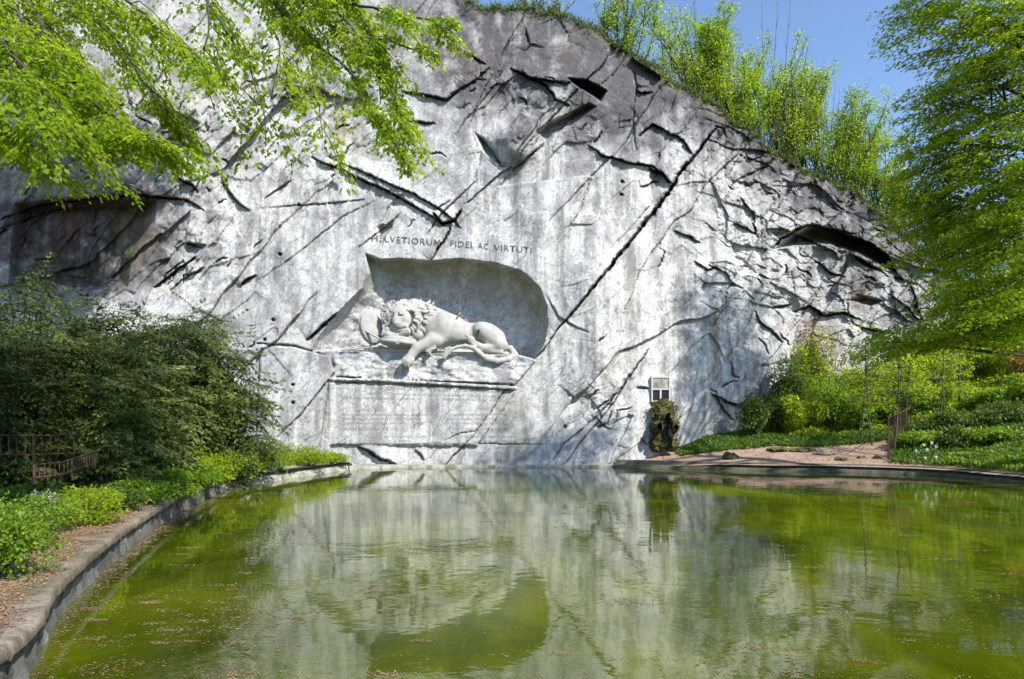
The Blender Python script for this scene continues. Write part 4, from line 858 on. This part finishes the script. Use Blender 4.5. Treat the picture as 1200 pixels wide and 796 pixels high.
# --- saplings on the rim of the cliff
def rim(px, back=.5):
    i = int(np.clip(np.searchsorted(U, px), 0, len(U)-1)); p = np.array([X[i, -1], YS[i, -1], Z[i, -1]]); p = p*1.; k = back/p[1]; p[0] *= 1+k; p[1] += back; p[2] += .18; return p
def sapling(px, top, w_, n, mat, label, seed, stems=5, back=.6, leaf=.13, bare=0., lean=0.):
    r = np.random.RandomState(seed); b = rim(px, back); H = (HZ-top)/F*b[1]+CAMZ-b[2]
    t = empty('rim_tree', tuple(b), label, 'tree', 'young trees along the top of the cliff'); mb = MB(); base = []; dirs = []
    for s in range(stems):
        a = r.uniform(0, 6.28); sp_ = r.uniform(.1, 1.)*w_*1.3; tip = b+np.array([math.cos(a)*sp_+lean*H, math.sin(a)*sp_*.6, H*r.uniform(.72, 1.)]); st = b+np.array([r.uniform(-.5, .5)*w_*.9, r.uniform(-.15, .4), -.3])
        mid = (st+tip)/2+r.randn(3)*.2*np.array([1, .5, .3]); G = grow_limb([st, mid, tip], 10); mb.tube(G, np.linspace(.055, .012, 10), 5)
        for k in range(20):
            f = r.uniform(.08, 1.); p = G[min(int(f*9), 8)]+(G[min(int(f*9)+1, 9)]-G[min(int(f*9), 8)])*r.rand(); a2 = r.uniform(0, 6.28); L = r.uniform(.4, 1.2)*(1.3-f*.8)*min(1.4, w_/2.)
            d = np.array([math.cos(a2)*.6, math.sin(a2)*.6, r.uniform(.4, 1.)]); d /= np.linalg.norm(d); mb.tube([p, p+d*L*.5+r.randn(3)*.03, p+d*L], [.018, .012, .006], 4); base.append(p); dirs.append(d*L)
    for s in range(3):
        st = b+np.array([r.uniform(-.5, .5)*w_, r.uniform(0, .3), -.2]); tip = st+np.array([r.uniform(-.3, .4)*w_, 0, H*r.uniform(.95, 1.12)]); G = grow_limb([st, (st+tip)/2+r.randn(3)*.15, tip], 8); mb.tube(G, np.linspace(.035, .008, 8), 4)
        for q in range(7): p = G[3+q % 5]; d = np.array([r.uniform(-.5, .5), r.uniform(-.4, .4), .9])*r.uniform(.4, .9); mb.tube([p, p+d*.5, p+d], [.013, .009, .005], 3)
    mb.build('stems', TWIG, t, True)
    base = np.array(base); dirs = np.array(dirs); n = int(n*3.4); k = r.randint(0, len(base), n); f = r.uniform(.2, 1.2, n)[:, None]; P = base[k]+dirs[k]*f+r.randn(n, 3)*.17
    Dd = dirs[k]*.5+r.randn(n, 3)*.7; N = np.array([0, -.3, 1.])+r.randn(n, 3)*.6; n = len(P); s = leaf*.98*r.uniform(.5, 1.25, n); leaves('leaves', P, Dd, N, s, s*.65, mat, t)
for a_ in [(742, -30, 2.6, 1500, SPRING, 'airy pale green tree at the left end of the rim, rising out of the frame', 1, 6),
    (715, -20, 1.6, 500, SPRING, 'sparse thin tree growing just left of the airy pale green one', 2, 5),
    (650, -5, 1.4, 110, SPRING, 'nearly bare twiggy shrub on top of the cliff crest', 3, 7),
    (622, -12, 1.0, 50, SPRING, 'small bare shrub at the highest part of the crest', 4, 6),
    (800, 12, 2.2, 900, SPRING, 'thin leaning tree left of the dense bright bush', 5, 6),
    (835, 2, 2.6, 4200, SPRING, 'dense vivid yellow green tree, tallest mass on the rim', 6, 8),
    (862, 50, 2.2, 2600, SPRING, 'bright bushy sapling right beside the tallest mass', 7, 7),
    (880, 95, 1.8, 1700, SPRING, 'low bright sapling before the bare leaning stem', 8, 6),
    (906, 18, 1.6, 330, SPRING, 'tall slim nearly bare tree leaning to the right', 9, 4, .6, .13, 0, .12),
    (925, 72, 2.4, 2100, SPRING, 'pale green tree with many fine stems beside the slim leaning tree', 10, 9),
    (950, 70, 2.6, 2300, SPRING, 'twiggy light green tree with a rounded top midway down the rim', 11, 9),
    (975, 100, 2.4, 2200, SPRING, 'light green tree with fine bare twig tips lower down the rim', 12, 9),
    (1000, 112, 2.4, 2200, SPRING, 'fine twigged tree reaching towards the large beech', 13, 8),
    (1024, 150, 2.4, 2400, SPRING, 'bright tree next to the large beech on the rim', 14, 8),
    (848, 40, 3.2, 2300, BUSHM, 'green bush crown standing behind the tallest mass on the rim', 31, 8, 2.6),
    (895, 90, 3.2, 2300, BUSHM, 'green crown behind the slim leaning tree', 32, 8, 2.6),
    (940, 110, 3.2, 2300, BUSHM, 'green crown behind the twiggy rounded tree', 33, 8, 2.6),
    (985, 140, 3.2, 2300, BUSHM, 'green crown behind the light green trees low on the rim', 34, 8, 2.6),
    (815, 45, 2.4, 1500, SPRING, 'low yellow green sapling at the left foot of the tallest mass', 35, 7, 1.2),
    (1050, 190, 2.6, 2600, BUSHM, 'greener tree half hidden behind the beech sprays', 15, 8),
    (1085, 215, 3.0, 3000, BUSHM, 'broad green tree low on the rim behind the beech', 16, 8, 1.5),
    (1120, 240, 3.2, 3000, BUSHM, 'green tree at the low end of the rim behind the beech', 17, 8, 1.5),
    (1165, 260, 3.4, 3000, BUSHM, 'green tree above the planted slope far right', 18, 8, 2.),
    (1215, 280, 3.4, 2600, BUSHM, 'green tree above the slope at the right frame edge', 19, 8, 2.)]: sapling(*a_)
# grass and moss tufts on the rim
tf = []
for px in np.arange(520, 1130, 1.1):
    for _ in range(4):
        b = rim(px, rv.uniform(-.12, .7)); m_ = 9; P = b+rv.randn(m_, 3)*np.array([.12, .12, .07]); tf.append((P, rv.randn(m_, 3)*.7+np.array([0, -.2, .5]), rv.randn(m_, 3)+np.array([0, -1, .3])))
P, Dd, N = collect(tf); k = rv.rand(len(P)) < .6
o = leaves('rim_grass', P[k], Dd[k], N[k], rv.uniform(.08, .26, k.sum()), rv.uniform(.03, .08, k.sum()), IVY); tag(o, 'grass and moss along the cliff edge', 'grass', None, 'stuff')
o = leaves('rim_dry_growth', P[~k], Dd[~k], N[~k], rv.uniform(.08, .2, (~k).sum()), rv.uniform(.03, .07, (~k).sum()), leafmat('dry_moss', (.05, .03, .012), (.10, .07, .02), (.17, .15, .03), .1)); tag(o, 'brown dry moss along the cliff edge', 'moss', None, 'stuff')

# --- dark evergreens on the left
def evergreen(name, px, py, Y, rx, ry, rz, n, per, mat, label, seed, grp, ndl=.075, trunk_h=None, L=(.5, 1.2)):
    r = np.random.RandomState(seed); c = at(px, py, Y); zb = gz(c[0], c[1]); t = empty(name, (c[0], c[1], zb), label, 'evergreen shrub', grp); mb = MB(); out = []; tips = []
    rz = (c[2]+rz-zb)/2; c[2] = zb+rz*1.02; n = int(n*1.12); per = int(per*3.1); ndl *= 1.05; L = (L[0]*1.6, L[1]*1.6); mb.tube([(c[0], c[1], zb-.2), (c[0]+.1, c[1], (zb+c[2])/2), (c[0], c[1], c[2]+rz*.6)], [.10, .08, .04], 7)
    for k in range(n):
        v = r.randn(3); v /= np.linalg.norm(v); v[1] = v[1] if v[1] < .4 else -v[1]; q = r.uniform(.6, 1.)
        lump = 1+.22*math.sin(3.1*v[0]*3+seed)+.15*math.sin(v[2]*9+seed*2); p = c+v*np.array([rx, ry, rz])*q*lump; p[2] = c[2]+(p[2]-c[2])*(1. if p[2] > c[2] else .98)
        if p[2] < zb+.1: p[2] = zb+.1+r.rand()*.5
        d = np.array([v[0], v[1]*1.1, .10*v[2]+r.uniform(-.5, .15)])+r.randn(3)*.3; LL = r.uniform(*L)
        if k % 6 == 0: mb.tube([c+(p-c)*.15+np.array([0, 0, -.2]), (c+p)/2, p], [.04, .025, .008], 4)
        # a frond: side twigs carrying needles
        d = nrm(d); s = np.cross(d, [0, 0, 1.]); s /= np.linalg.norm(s)+1e-9; tt = r.rand(per); sd = r.choice([-1, 1], per); tw = np.floor(tt*7)/7; rr_ = r.rand(per); wl_ = LL*.34*(1-.85*tw)
        P = p+d*(tw*LL)[:, None]+(s*sd[:, None]+d*.55)*(rr_*wl_)[:, None]; P[:, 2] -= .22*LL*tw**2+rr_*wl_*.35; P += r.randn(per, 3)*.018
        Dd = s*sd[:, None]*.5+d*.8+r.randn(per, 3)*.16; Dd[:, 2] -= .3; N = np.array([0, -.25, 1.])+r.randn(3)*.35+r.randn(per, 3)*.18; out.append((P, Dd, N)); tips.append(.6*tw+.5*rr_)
    mb.build('branches', TWIG, t, True); P, Dd, N = collect(out); m_ = len(P); s = ndl*r.uniform(.6, 1.4, m_); o = leaves('foliage', P, Dd, N, s, s*.42, mat, t, .05); fr = np.repeat(r.rand(m_//per), per); tip = np.clip(np.concatenate(tips), 0, 1); o.data.attributes['rnd'].data.foreach_set('value', (.15*r.rand(m_)+.35*fr+.55*tip).astype(np.float32))  # sunlit tips and dimmer frond bases painted into the needle colour
G1 = 'dark evergreens on the left bank'
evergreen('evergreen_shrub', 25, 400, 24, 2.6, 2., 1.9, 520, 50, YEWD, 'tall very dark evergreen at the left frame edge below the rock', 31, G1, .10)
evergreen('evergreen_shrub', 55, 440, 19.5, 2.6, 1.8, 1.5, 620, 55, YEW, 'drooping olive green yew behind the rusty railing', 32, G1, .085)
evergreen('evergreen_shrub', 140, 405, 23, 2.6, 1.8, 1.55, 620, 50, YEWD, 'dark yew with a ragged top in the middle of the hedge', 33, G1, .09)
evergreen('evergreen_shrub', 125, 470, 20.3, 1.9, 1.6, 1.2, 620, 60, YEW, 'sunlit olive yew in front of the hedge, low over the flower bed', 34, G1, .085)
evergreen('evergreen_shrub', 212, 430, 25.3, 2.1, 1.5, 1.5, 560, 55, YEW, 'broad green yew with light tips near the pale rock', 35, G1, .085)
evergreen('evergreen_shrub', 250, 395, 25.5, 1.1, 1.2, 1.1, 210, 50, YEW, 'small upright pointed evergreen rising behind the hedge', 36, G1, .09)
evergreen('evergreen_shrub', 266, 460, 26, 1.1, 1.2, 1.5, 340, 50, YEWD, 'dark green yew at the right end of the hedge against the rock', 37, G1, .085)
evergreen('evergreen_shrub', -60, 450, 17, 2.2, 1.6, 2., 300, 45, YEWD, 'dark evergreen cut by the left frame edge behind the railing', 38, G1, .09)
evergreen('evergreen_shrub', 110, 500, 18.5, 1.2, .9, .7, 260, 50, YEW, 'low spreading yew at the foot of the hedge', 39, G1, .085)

# --- broadleaf bushes
def bush(px, pyb, Y, w_, h_, n, mat, label, seed, grp, leaf=.10, clumps=9, name='bush', on=None, depth=None):
    r = np.random.RandomState(seed); x = (px-600)/F*Y; zb = gz(x, Y) if on is None else on; b = np.array([x, Y, zb]); t = empty(name, tuple(b), label, 'bush', grp); mb = MB(); dd_ = depth or w_*.8; Ps = []; Ds = []; Ns = []
    for k in range(clumps):
        c = b+np.array([r.uniform(-.38, .38)*w_, r.uniform(-.38, .38)*dd_, h_*r.uniform(.30, .85)]); mb.tube([b+np.array([0, 0, -.1]), (b+c)/2+r.randn(3)*.05, c], [.03, .02, .01], 5)
        m_ = int(n*1.6)//clumps; v = r.randn(m_, 3); v /= np.linalg.norm(v, axis=1)[:, None]; R3 = np.array([w_*.26, dd_*.26, h_*.24])*r.uniform(.7, 1.25); P = c+v*R3*(r.uniform(.5, 1.1, m_)[:, None]); P[:, 2] = np.maximum(P[:, 2], zb+.03)
        Ps.append(P); Ds.append(v+r.randn(m_, 3)*.5+np.array([0, 0, -.2])); Ns.append(np.array([0, -.2, 1.])+v*.5+r.randn(m_, 3)*.4)
    mb.build('stems', TWIG, t, True); P = np.concatenate(Ps); m_ = len(P); s = leaf*(1.3 if leaf > .09 else 1.1)*r.uniform(.6, 1.3, m_); leaves('foliage', P, np.concatenate(Ds), np.concatenate(Ns), s, s*.62, mat, t)
G2 = 'bushes on the planted slope right of the rock'
for k, a_ in enumerate([
    (880, 0, 40.2, 1.7, 2.3, 1700, IVY, 'ivy covered mound at the foot of the shaded rock corner'),
    (922, 0, 41.6, 2.6, 4.2, 3000, DBUSH, 'dark tall bush against the corner of the rock'),
    (912, 0, 40.6, 1.4, 2.4, 1400, DBUSH, 'narrow dark bush in the gap beside the rock corner'),
    (948, 0, 42.8, 2.6, 5.6, 2600, BUSHM, 'tall bright green bush in front of the dark hollow of the rock'),
    (965, 0, 43.2, 2.2, 6.2, 1700, REDL, 'russet tinted bush climbing the rock above the green ones'),
    (940, 0, 39.9, 2.2, 2.2, 2000, BUSHM, 'light green bush with small leaves at the back of the lawn'),
    (975, 0, 40.4, 2.8, 3.0, 2800, GARDEN, 'bushy green shrub behind the slabs of rock'),
    (1000, 0, 42.6, 3.2, 3.6, 2800, BUSHM, 'yellow green rounded bush high on the slope'),
    (1012, 0, 39.6, 2.4, 2.3, 2000, GARDEN, 'mid green shrub left of the thin fence post'),
    (1045, 0, 42.6, 3.4, 3.2, 2800, BUSHM, 'bright sunlit bush above the fences'),
    (1050, 0, 39.8, 2.6, 1.9, 2000, DBUSH, 'shaded green bush right behind the tall rusty fence'),
    (1085, 0, 40.6, 3.0, 2.3, 2400, GARDEN, 'leafy shrub left of the tripod of stakes'),
    (1095, 0, 44.2, 3.6, 3.2, 2600, BUSHM, 'sunny yellow green bush under the overhanging branches'),
    (1150, 0, 44.5, 3.8, 3.2, 2800, BUSHM, 'brightest sunlit bush behind the tripod of stakes'),
    (1190, 0, 43.5, 3.4, 3.2, 2500, BUSHM, 'sunlit bush near the right frame edge above the upper fence'),
    (1205, 0, 41.5, 2.6, 2.2, 1700, REDL, 'orange tinted bush at the right frame edge'),
    (1215, 0, 38.5, 2.6, 1.6, 1700, GARDEN, 'green bush at the right frame edge below the upper fence'),
    (1160, 0, 39.6, 2.8, 1.1, 1700, GARDEN, 'low dark green bush between the two right fences'),
    (1080, 0, 35.4, 2.2, .8, 1500, GARDEN, 'low green clump behind the white flowers of the front bed'),
    (1125, 0, 34.6, 2.4, .9, 1500, DBUSH, 'low dark shrub in the middle of the right front bed'),
    (1165, 0, 33.4, 2.2, .8, 1500, GARDEN, 'low leafy clump in the right front bed close to the frame edge'),
    (1105, 0, 37.2, 2.8, 1.2, 1700, DBUSH, 'dark shrub along the rusty fence behind the front bed'),
    (1175, 0, 37.0, 3.2, 1.3, 1700, DBUSH, 'wide dark shrub along the right end of the rusty fence'),
    (1240, 0, 46., 4.2, 4.2, 1800, BUSHM, 'large bush beyond the right frame edge on the slope'),
    (1030, 0, 45.2, 3.4, 2.4, 1600, DBUSH, 'dark bush right below the horizontal ledges of the rock'),
    (1125, 0, 47.2, 3.6, 3.2, 1800, DBUSH, 'dark bush at the top of the slope under the beech'),
    (1185, 0, 48.2, 4.4, 4.2, 2200, DBUSH, 'tall dark bush at the top right of the slope')]):
    bush(*a_, 60+k, G2, .12, 11)
G3 = 'plants along the left bank'
for k, a_ in enumerate([
    (300, 0, 27., 2.2, 1.5, 1900, GARDEN, 'green leafy bush right of the yews at the waterside'),
    (330, 0, 29.5, 1.9, 1.25, 1600, BUSHM, 'yellow green bush halfway between the yews and the rock'),
    (362, 0, 32.5, 1.9, 1.0, 1500, BUSHM, 'low bright bush next to the rough kerb'),
    (388, 0, 34.6, 1.5, .65, 1000, BUSHM, 'smallest bright bush closest to the foot of the rock'),
    (270, 0, 25., 1.8, 1.2, 1500, GARDEN, 'mid green leafy bush under the right end of the yews')]):
    bush(*a_, 90+k, G3, .085, 10)
# near-left bed
for k, a_ in enumerate([
    (10, 0, 8.8, 1.6, .95, 2600, GARDEN, 'dense leafy plant at the left frame edge over the coping', .06),
    (-45, 0, 8.2, 1.7, 1.1, 1700, GARDEN, 'leafy plant half outside the left frame edge', .06),
    (20, 0, 10.6, 1.5, .7, 1900, DBUSH, 'dark leafed clump behind the nearest plant', .055),
    (55, 0, 12.2, 1.3, .7, 1700, GARDEN, 'fine leaved clump with white flower spikes', .05),
    (105, 0, 13., 1.4, .75, 1900, BUSHM, 'bright green clump beside the end of the railing', .06),
    (140, 0, 15., 1.4, .62, 1700, DBUSH, 'darker clump halfway along the coping', .06),
    (168, 0, 16.4, 1.6, .62, 1900, GARDEN, 'broad leaved clump close to the middle of the coping', .085),
    (205, 0, 19.5, 1.7, .62, 1700, GARDEN, 'round leaved clump near the far end of the coping', .09),
    (190, 0, 18.2, 1.5, .75, 1700, GARDEN, 'bright leafy clump in front of the yews above the coping', .09),
    (226, 0, 21.3, 1.5, .95, 1700, GARDEN, 'leafy bush at the far end of the coping', .09),
    (250, 0, 23.4, 1.5, 1.05, 1600, BUSHM, 'yellowish leafy bush where the coping meets the rough kerb', .09),
    (15, 0, 14.2, 2., .62, 1500, IVY, 'hosta like clump in front of the rear railing', .10)]):
    *q, lf = a_; bush(*q, 110+k, G3, lf, 10, 'garden_plant')

# --- young trees in the right garden
def young(px, pyb, pyt, Y, lean, n, mat, label, seed, r0=.04, crown=None, leaf=.1):
    r = np.random.RandomState(seed); b = at(px, pyb, Y); g = gz(b[0], b[1]); top = at(px+lean, pyt, Y); t = empty('young_tree', (b[0], b[1], g), label, 'tree', 'thin young trees in the right garden'); mb = MB()
    G = grow_limb([np.array([b[0], b[1], g-.1]), (b+top)/2+r.randn(3)*.12, top], 12); mb.tube(G, np.linspace(r0, r0*.4, 12), 6); out = []
    mb2 = MB()
    if n:
        w_, h_ = crown
        for k in range(n):
            f = r.uniform(.35, 1.) if h_ > 2 else r.uniform(.6, 1.); p = G[min(int(f*11), 11)]; a = r.uniform(0, 6.28); d = np.array([math.cos(a), math.sin(a)*.7, r.uniform(-.05, .45)]); L = r.uniform(.5, 1.)*w_*.5
            mb2.tube([p, p+d*L*.5, p+d*L+np.array([0, 0, -.12*L])], [.015, .01, .005], 4); out.append(spray(p+d*L*.3, d, L*.8, 42, L*.3, leaf, .25))
    mb.build('trunk', BARK, t, True)
    if n: mb2.build('branches', TWIG, t, True); P, Dd, N = collect(out); m_ = len(P); s = leaf*r.uniform(.6, 1.3, m_); leaves('foliage', P, Dd, N, s, s*.6, mat, t)
young(1009, 524, 395, 37.6, 6, 34, DBUSH, 'slanting thin tree growing out of the sand behind the slabs', 5, .05, (3.2, 3))
young(1022, 527, 400, 37.0, -8, 26, BUSHM, 'second thin tree in the sand, upright and paler', 6, .045, (2.6, 3))
young(1047, 543, 372, 34.8, 2, 46, BEECH, 'tall thin tree beside the rusty fence with a shaded crown', 7, .05, (4.4, 3.4), .11)
young(1060, 505, 378, 39., 12, 30, BEECH, 'leaning young tree behind the tall rusty fence', 8, .06, (3.8, 3), .11)
young(1124, 470, 388, 41., 0, 26, BEECH, 'young tree held by the tripod of stakes', 9, .05, (3.4, 3), .11)
young(1100, 500, 392, 38, 6, 26, BEECH, 'thin tree between the rusty fence and the tripod', 10, .045, (3.6, 3), .11)

# --- ground cover
def cover(name, label, cat, poly_fn, n, leaf, mat, hgt=.12, clump=.5, seed=1, dirup=.6):
    r = np.random.RandomState(seed); XY = poly_fn(r, n); Zg = np.array([0.]*len(XY)); Zg = zfield(XY)
    k = perlin(XY[:, 0]/clump, XY[:, 1]/clump, seed); P = np.stack([XY[:, 0], XY[:, 1], Zg+np.abs(r.rand(len(XY)))*hgt*(.6+k)+.02], 1); m_ = len(P)
    Dd = r.randn(m_, 3)*.8+np.array([0, -.1, dirup]); N = np.array([0, -.3, 1.])+r.randn(m_, 3)*.5; s = leaf*r.uniform(.5, 1.3, m_); o = leaves(name, P, Dd, N, s, s*.6, mat); return tag(o, label, cat, None, 'stuff')
_KD = densify(KC, .5); _LD = densify(np.r_[LC, RC], .5)
def zfield(XY):
    out = np.zeros(len(XY)); 
    for i0 in range(0, len(XY), 4000):
        q = XY[i0:i0+4000]; Rt = q[:, 0] > 3
        dk = np.sqrt(((q[:, None, :]-_KD[None])**2).sum(-1).min(1)); dl_ = np.sqrt(((q[:, None, :]-_LD[None])**2).sum(-1).min(1))
        out[i0:i0+4000] = np.where(Rt, zr(q[:, 0], q[:, 1], dk), zl(q[:, 0], q[:, 1], dl_))
    return out
def strip(C, o0, o1):
    n_ = outward(C)
    def f(r, n):
        i = r.randint(0, len(C), n); o_ = r.uniform(o0, o1, n); return C[i]+n_[i]*o_[:, None]+r.randn(n, 2)*.12
    return f
LDs = densify(LC, .05); LDs = LDs[(LDs[:, 1] > 4)]
cover('bed_planting', 'mixed green leafy planting of the left bed', 'ground cover', strip(LDs, 1.25, 4.2), 34000, .075, GARDEN, .30, .6, 2)
cover('bed_planting', 'darker undergrowth of the left bed', 'ground cover', strip(LDs, 1.3, 6.5), 24000, .09, IVY, .24, .8, 3)
RDs = densify(RC, .05); cover('bank_planting', 'bright planting above the rough kerb', 'ground cover', strip(RDs, .75, 3.5), 18000, .10, BUSHM, .32, .9, 4)
KDs = densify(KC, .05); KDb = KDs[(KDs[:, 0] > 19.2) & (KDs[:, 1] > 16)]; KDa = KDs[(KDs[:, 1] > 30) & (KDs[:, 0] > 9)]
cover('flower_bed_leaves', 'dense green ground cover of the right front bed', 'ground cover', strip(KDb, .8, 5.), 40000, .14, GARDEN, .30, .8, 5)
KDc = KDs[(KDs[:, 1] > 30) & (KDs[:, 0] > 8.)]
def lawn(r, n):
    x = r.uniform(9.5, 22, n); Yk = np.interp(x, KDs[:400, 0], KDs[:400, 1]) if False else 34.2; y = r.uniform(37.9, 44, n)+np.clip((x-14)*-.12, -.6, .9); return np.stack([x, y], 1)
cover('ivy_ground_cover', 'low ivy carpet behind the sandy bank', 'ground cover', lawn, 40000, .16, IVY, .22, 1.2, 6)
def rest(r, n):
    q = np.stack([r.uniform(18.5, 34, n), r.uniform(30, 40.5, n)], 1); dk = np.sqrt(((q[:, None]-_KD[None])**2).sum(-1).min(1)); yk = np.interp(q[:, 0], [18.4, 20.25, 22.4], [33.4, 27, 22]); return q[(dk > .9) & (q[:, 1] > yk+.5) & ((q[:, 0]/q[:, 1]*F+600 > 1044) | (q[:, 1] > 38.3))]
cover('bed_undergrowth', 'leafy undergrowth behind the right front bed', 'ground cover', rest, 60000, .17, IVY, .28, 1.2, 8)
def slope(r, n): return np.stack([r.uniform(16, 40, n), r.uniform(39, 50, n)], 1)
cover('slope_planting', 'bright leafy planting covering the right slope', 'ground cover', slope, 60000, .2, BUSHM, .5, 1.8, 7)
# ivy mats on the rock
# --- leaf litter on the coping and on the sand
n = 24000; i = rv.randint(0, len(LDs), n); no = outward(LDs); o_ = rv.beta(1.6, 1.4, n)*1.16+.06; kk = perlin(LDs[i, 0]*1.5+o_*2, LDs[i, 1]*1.5, 4) > -.25; i = i[kk]; o_ = o_[kk]; n = len(i)
P = np.concatenate([LDs[i]+no[i]*o_[:, None], np.full((n, 1), .515)], 1); P[:, 2] += rv.rand(n)*.012
tag(leaves('leaf_litter', P, rv.randn(n, 3)*np.array([1, 1, .12]), np.array([0, 0, 1.])+rv.randn(n, 3)*.2, rv.uniform(.02, .055, n), rv.uniform(.012, .03, n), LITTER), 'brown leaf litter lying on the coping', 'leaf litter', None, 'stuff')
XY = np.stack([rv.uniform(6, 19, 2600), rv.uniform(33.8, 39, 2600)], 1); zz = zfield(XY); P = np.concatenate([XY, zz[:, None]+.02], 1); dk = np.sqrt(((XY[:, None]-_KD[None])**2).sum(-1).min(1)); yk = np.interp(XY[:, 0], _KD[:40, 0], _KD[:40, 1]); kk = (dk > .8) & (XY[:, 1] > yk); P = P[kk]; n = len(P)
tag(leaves('sand_litter', P, rv.randn(n, 3)*np.array([1, 1, .1]), np.array([0, 0, 1.])+rv.randn(n, 3)*.2, rv.uniform(.05, .12, n), rv.uniform(.03, .06, n), LITTER), 'dry leaves scattered over the sandy bank', 'leaf litter', None, 'stuff')
# --- floating blossom and leaves on the water
pts = []
for k in range(230):
    px = rv.uniform(40, 1190); py = rv.uniform(575, 795)**1.; c = onw(px, py)[:2]
    if rv.rand() < .35: px = rv.uniform(60, 320); py = rv.uniform(640, 760); c = onw(px, py)[:2]
    m_ = int(rv.exponential(26))+2; sp_ = rv.uniform(.04, .16)*math.sqrt(c[1]/8.); q = c+rv.randn(m_, 2)*np.array([sp_*1.5, sp_*.6]); pts.append(q)
for k in range(900):
    px = rv.uniform(30, 1200); py = rv.uniform(562, 796); pts.append(onw(px, py)[None, :2])
for k in range(900):                    # scum gathered along the wall
    i = rv.randint(0, len(LDs)); pts.append((LDs[i]-no[i]*abs(rv.randn())*.14)[None]+rv.randn(3, 2)*.03)
Q2 = np.concatenate(pts); dl_ = np.array([1.]*len(Q2)); 
from_left = np.interp(Q2[:, 1], LDs[:, 1], LDs[:, 0]); kk = (Q2[:, 0] > from_left+.01) & (Q2[:, 1] < 33); Q2 = Q2[kk]; n = len(Q2)
P = np.concatenate([Q2, np.full((n, 1), .004)+rv.rand(n, 1)*.004], 1); dist = Q2[:, 1]; s = rv.uniform(.012, .05, n)*np.clip(dist/9., .8, 1.6)
tag(leaves('floating_debris', P, rv.randn(n, 3)*np.array([1, 1, .02]), np.array([0, 0, 1.])+rv.randn(n, 3)*.05, s, s*.55, FLOAT, None, .02), 'brown blossom and leaf scraps floating on the pond', 'floating debris', None, 'stuff')

# --- flowers
STEM = plain('flower_stem', (.04, .1, .02), (.08, .16, .03), .8, 8, .1)
def flower(px, Y, h_, mat, label, grp, seed, head=.05, spike=False):
    r = np.random.RandomState(seed); x = (px-600)/F*Y; g = gz(x, Y); t = empty('flower', (x, Y, g), label, 'flower', grp); mb = MB(); tp_ = np.array([x+r.uniform(-.03, .03), Y, g+h_]); mb.tube([(x, Y, g-.02), tuple(tp_)], [.008, .005], 4); mb.build('stem', STEM, t)
    n = 16 if not spike else 30; v = r.randn(n, 3); v = nrm(v); P = tp_+(v*head*.3 if not spike else np.stack([r.randn(n)*.02, r.randn(n)*.02, -r.rand(n)*.22], 1)); leaves('petals', P, v, r.randn(n, 3), np.full(n, head if not spike else .022), np.full(n, head*.8 if not spike else .018), mat, t)
for k, (px, Y, h_) in enumerate([(1082, 33.3, .75), (1087, 32.9, .62), (1092, 33.4, .8), (1097, 32.9, .7), (1083, 31.8, .5), (1096, 31.9, .5), (1135, 33.8, .95), (1073, 33.1, .6)]):
    flower(px, Y, h_, PETALW, 'white flower head rising from the green right front bed', 'white flowers in the right front bed', 200+k, .075)
for k, (px, Y, h_) in enumerate([(42, 12.2, .85), (50, 12.2, .8), (58, 12.3, .82), (36, 12.0, .78), (64, 12.6, .75), (75, 12.4, .55), (125, 14.9, .7)]):
    flower(px, Y, h_, PETALW, 'white flower spike in the left bed near the railing', 'white flower spikes in the left bed', 220+k, .05, True)
for k, (px, Y, h_) in enumerate([(52, 13.5, .55), (60, 13.6, .5), (66, 13.4, .5), (72, 12.9, .5)]):
    flower(px, Y, h_, PETALP, 'small pink flower in the left bed before the sloping railing', 'pink flowers in the left bed', 240+k, .06)

st = empty('shade_tree', (-26, 28, 1.), 'tall broad tree left of the rock, its crown above the frame', 'tree', 'overhanging trees')
def CQ(x, y, z, r_, ns): return (x, y, z, r_, r_, r_*.6, ns)
beech(st, None, [CQ(-17,27,26,3.4,1.2), CQ(-13,28,29,3,.8), CQ(-20,27,30,4,1.2), CQ(-16,26,22.8,2.6,.5), CQ(-22,26,25,3.5,1.), CQ(-13.5,26.5,25.5,2.2,.45), CQ(-24,27,21,3,.9)], 130, 50, .22, BEECH,
    ([(-26, 28, .4), (-26, 28, 8.), (-25, 28, 16.), (-22, 27.5, 25.)], .6, .2), 9, (-.3, -.2, -.4))

# ivy leaves fringing the mossy spout
mosspt = np.array([[*W(rv.choice([764, 768, 788, 791]) if q % 3 else rv.uniform(763, 792), rv.uniform(476, 527) if q % 3 else rv.uniform(470, 482), .35)] for q in range(900)])+rv.randn(900, 3)*.07
leaves('moss_fringe', mosspt, rv.randn(900, 3)*.5+np.array([0, -.5, -.6]), rv.randn(900, 3)*.4+np.array([0, -1., .3]), rv.uniform(.06, .14, 900), rv.uniform(.04, .09, 900), leafmat('spout_moss', (.03, .03, .008), (.09, .085, .015), (.2, .19, .03), .1), sp)

bk = empty('backdrop_tree', (35, 46, 9.), 'tall leafy tree at the top of the right slope behind the beech', 'tree')
beech(bk, None, [(30,46,10.5,3,2.5,2,1.), (34,45,12.,3.5,3,2.4,1.4), (38,45,10,3.5,3,2.4,1.2), (33,46,15.5,3,3,2.,1.1), (38,46,16,3.,3,2.2,1.)], 70, 60, .2, BUSHM, ([(35, 46, 5.), (35, 46, 10.), (35, 46, 14.), (35, 46, 17.)], .35, .1), 15, (-.2, -.3, -.4))
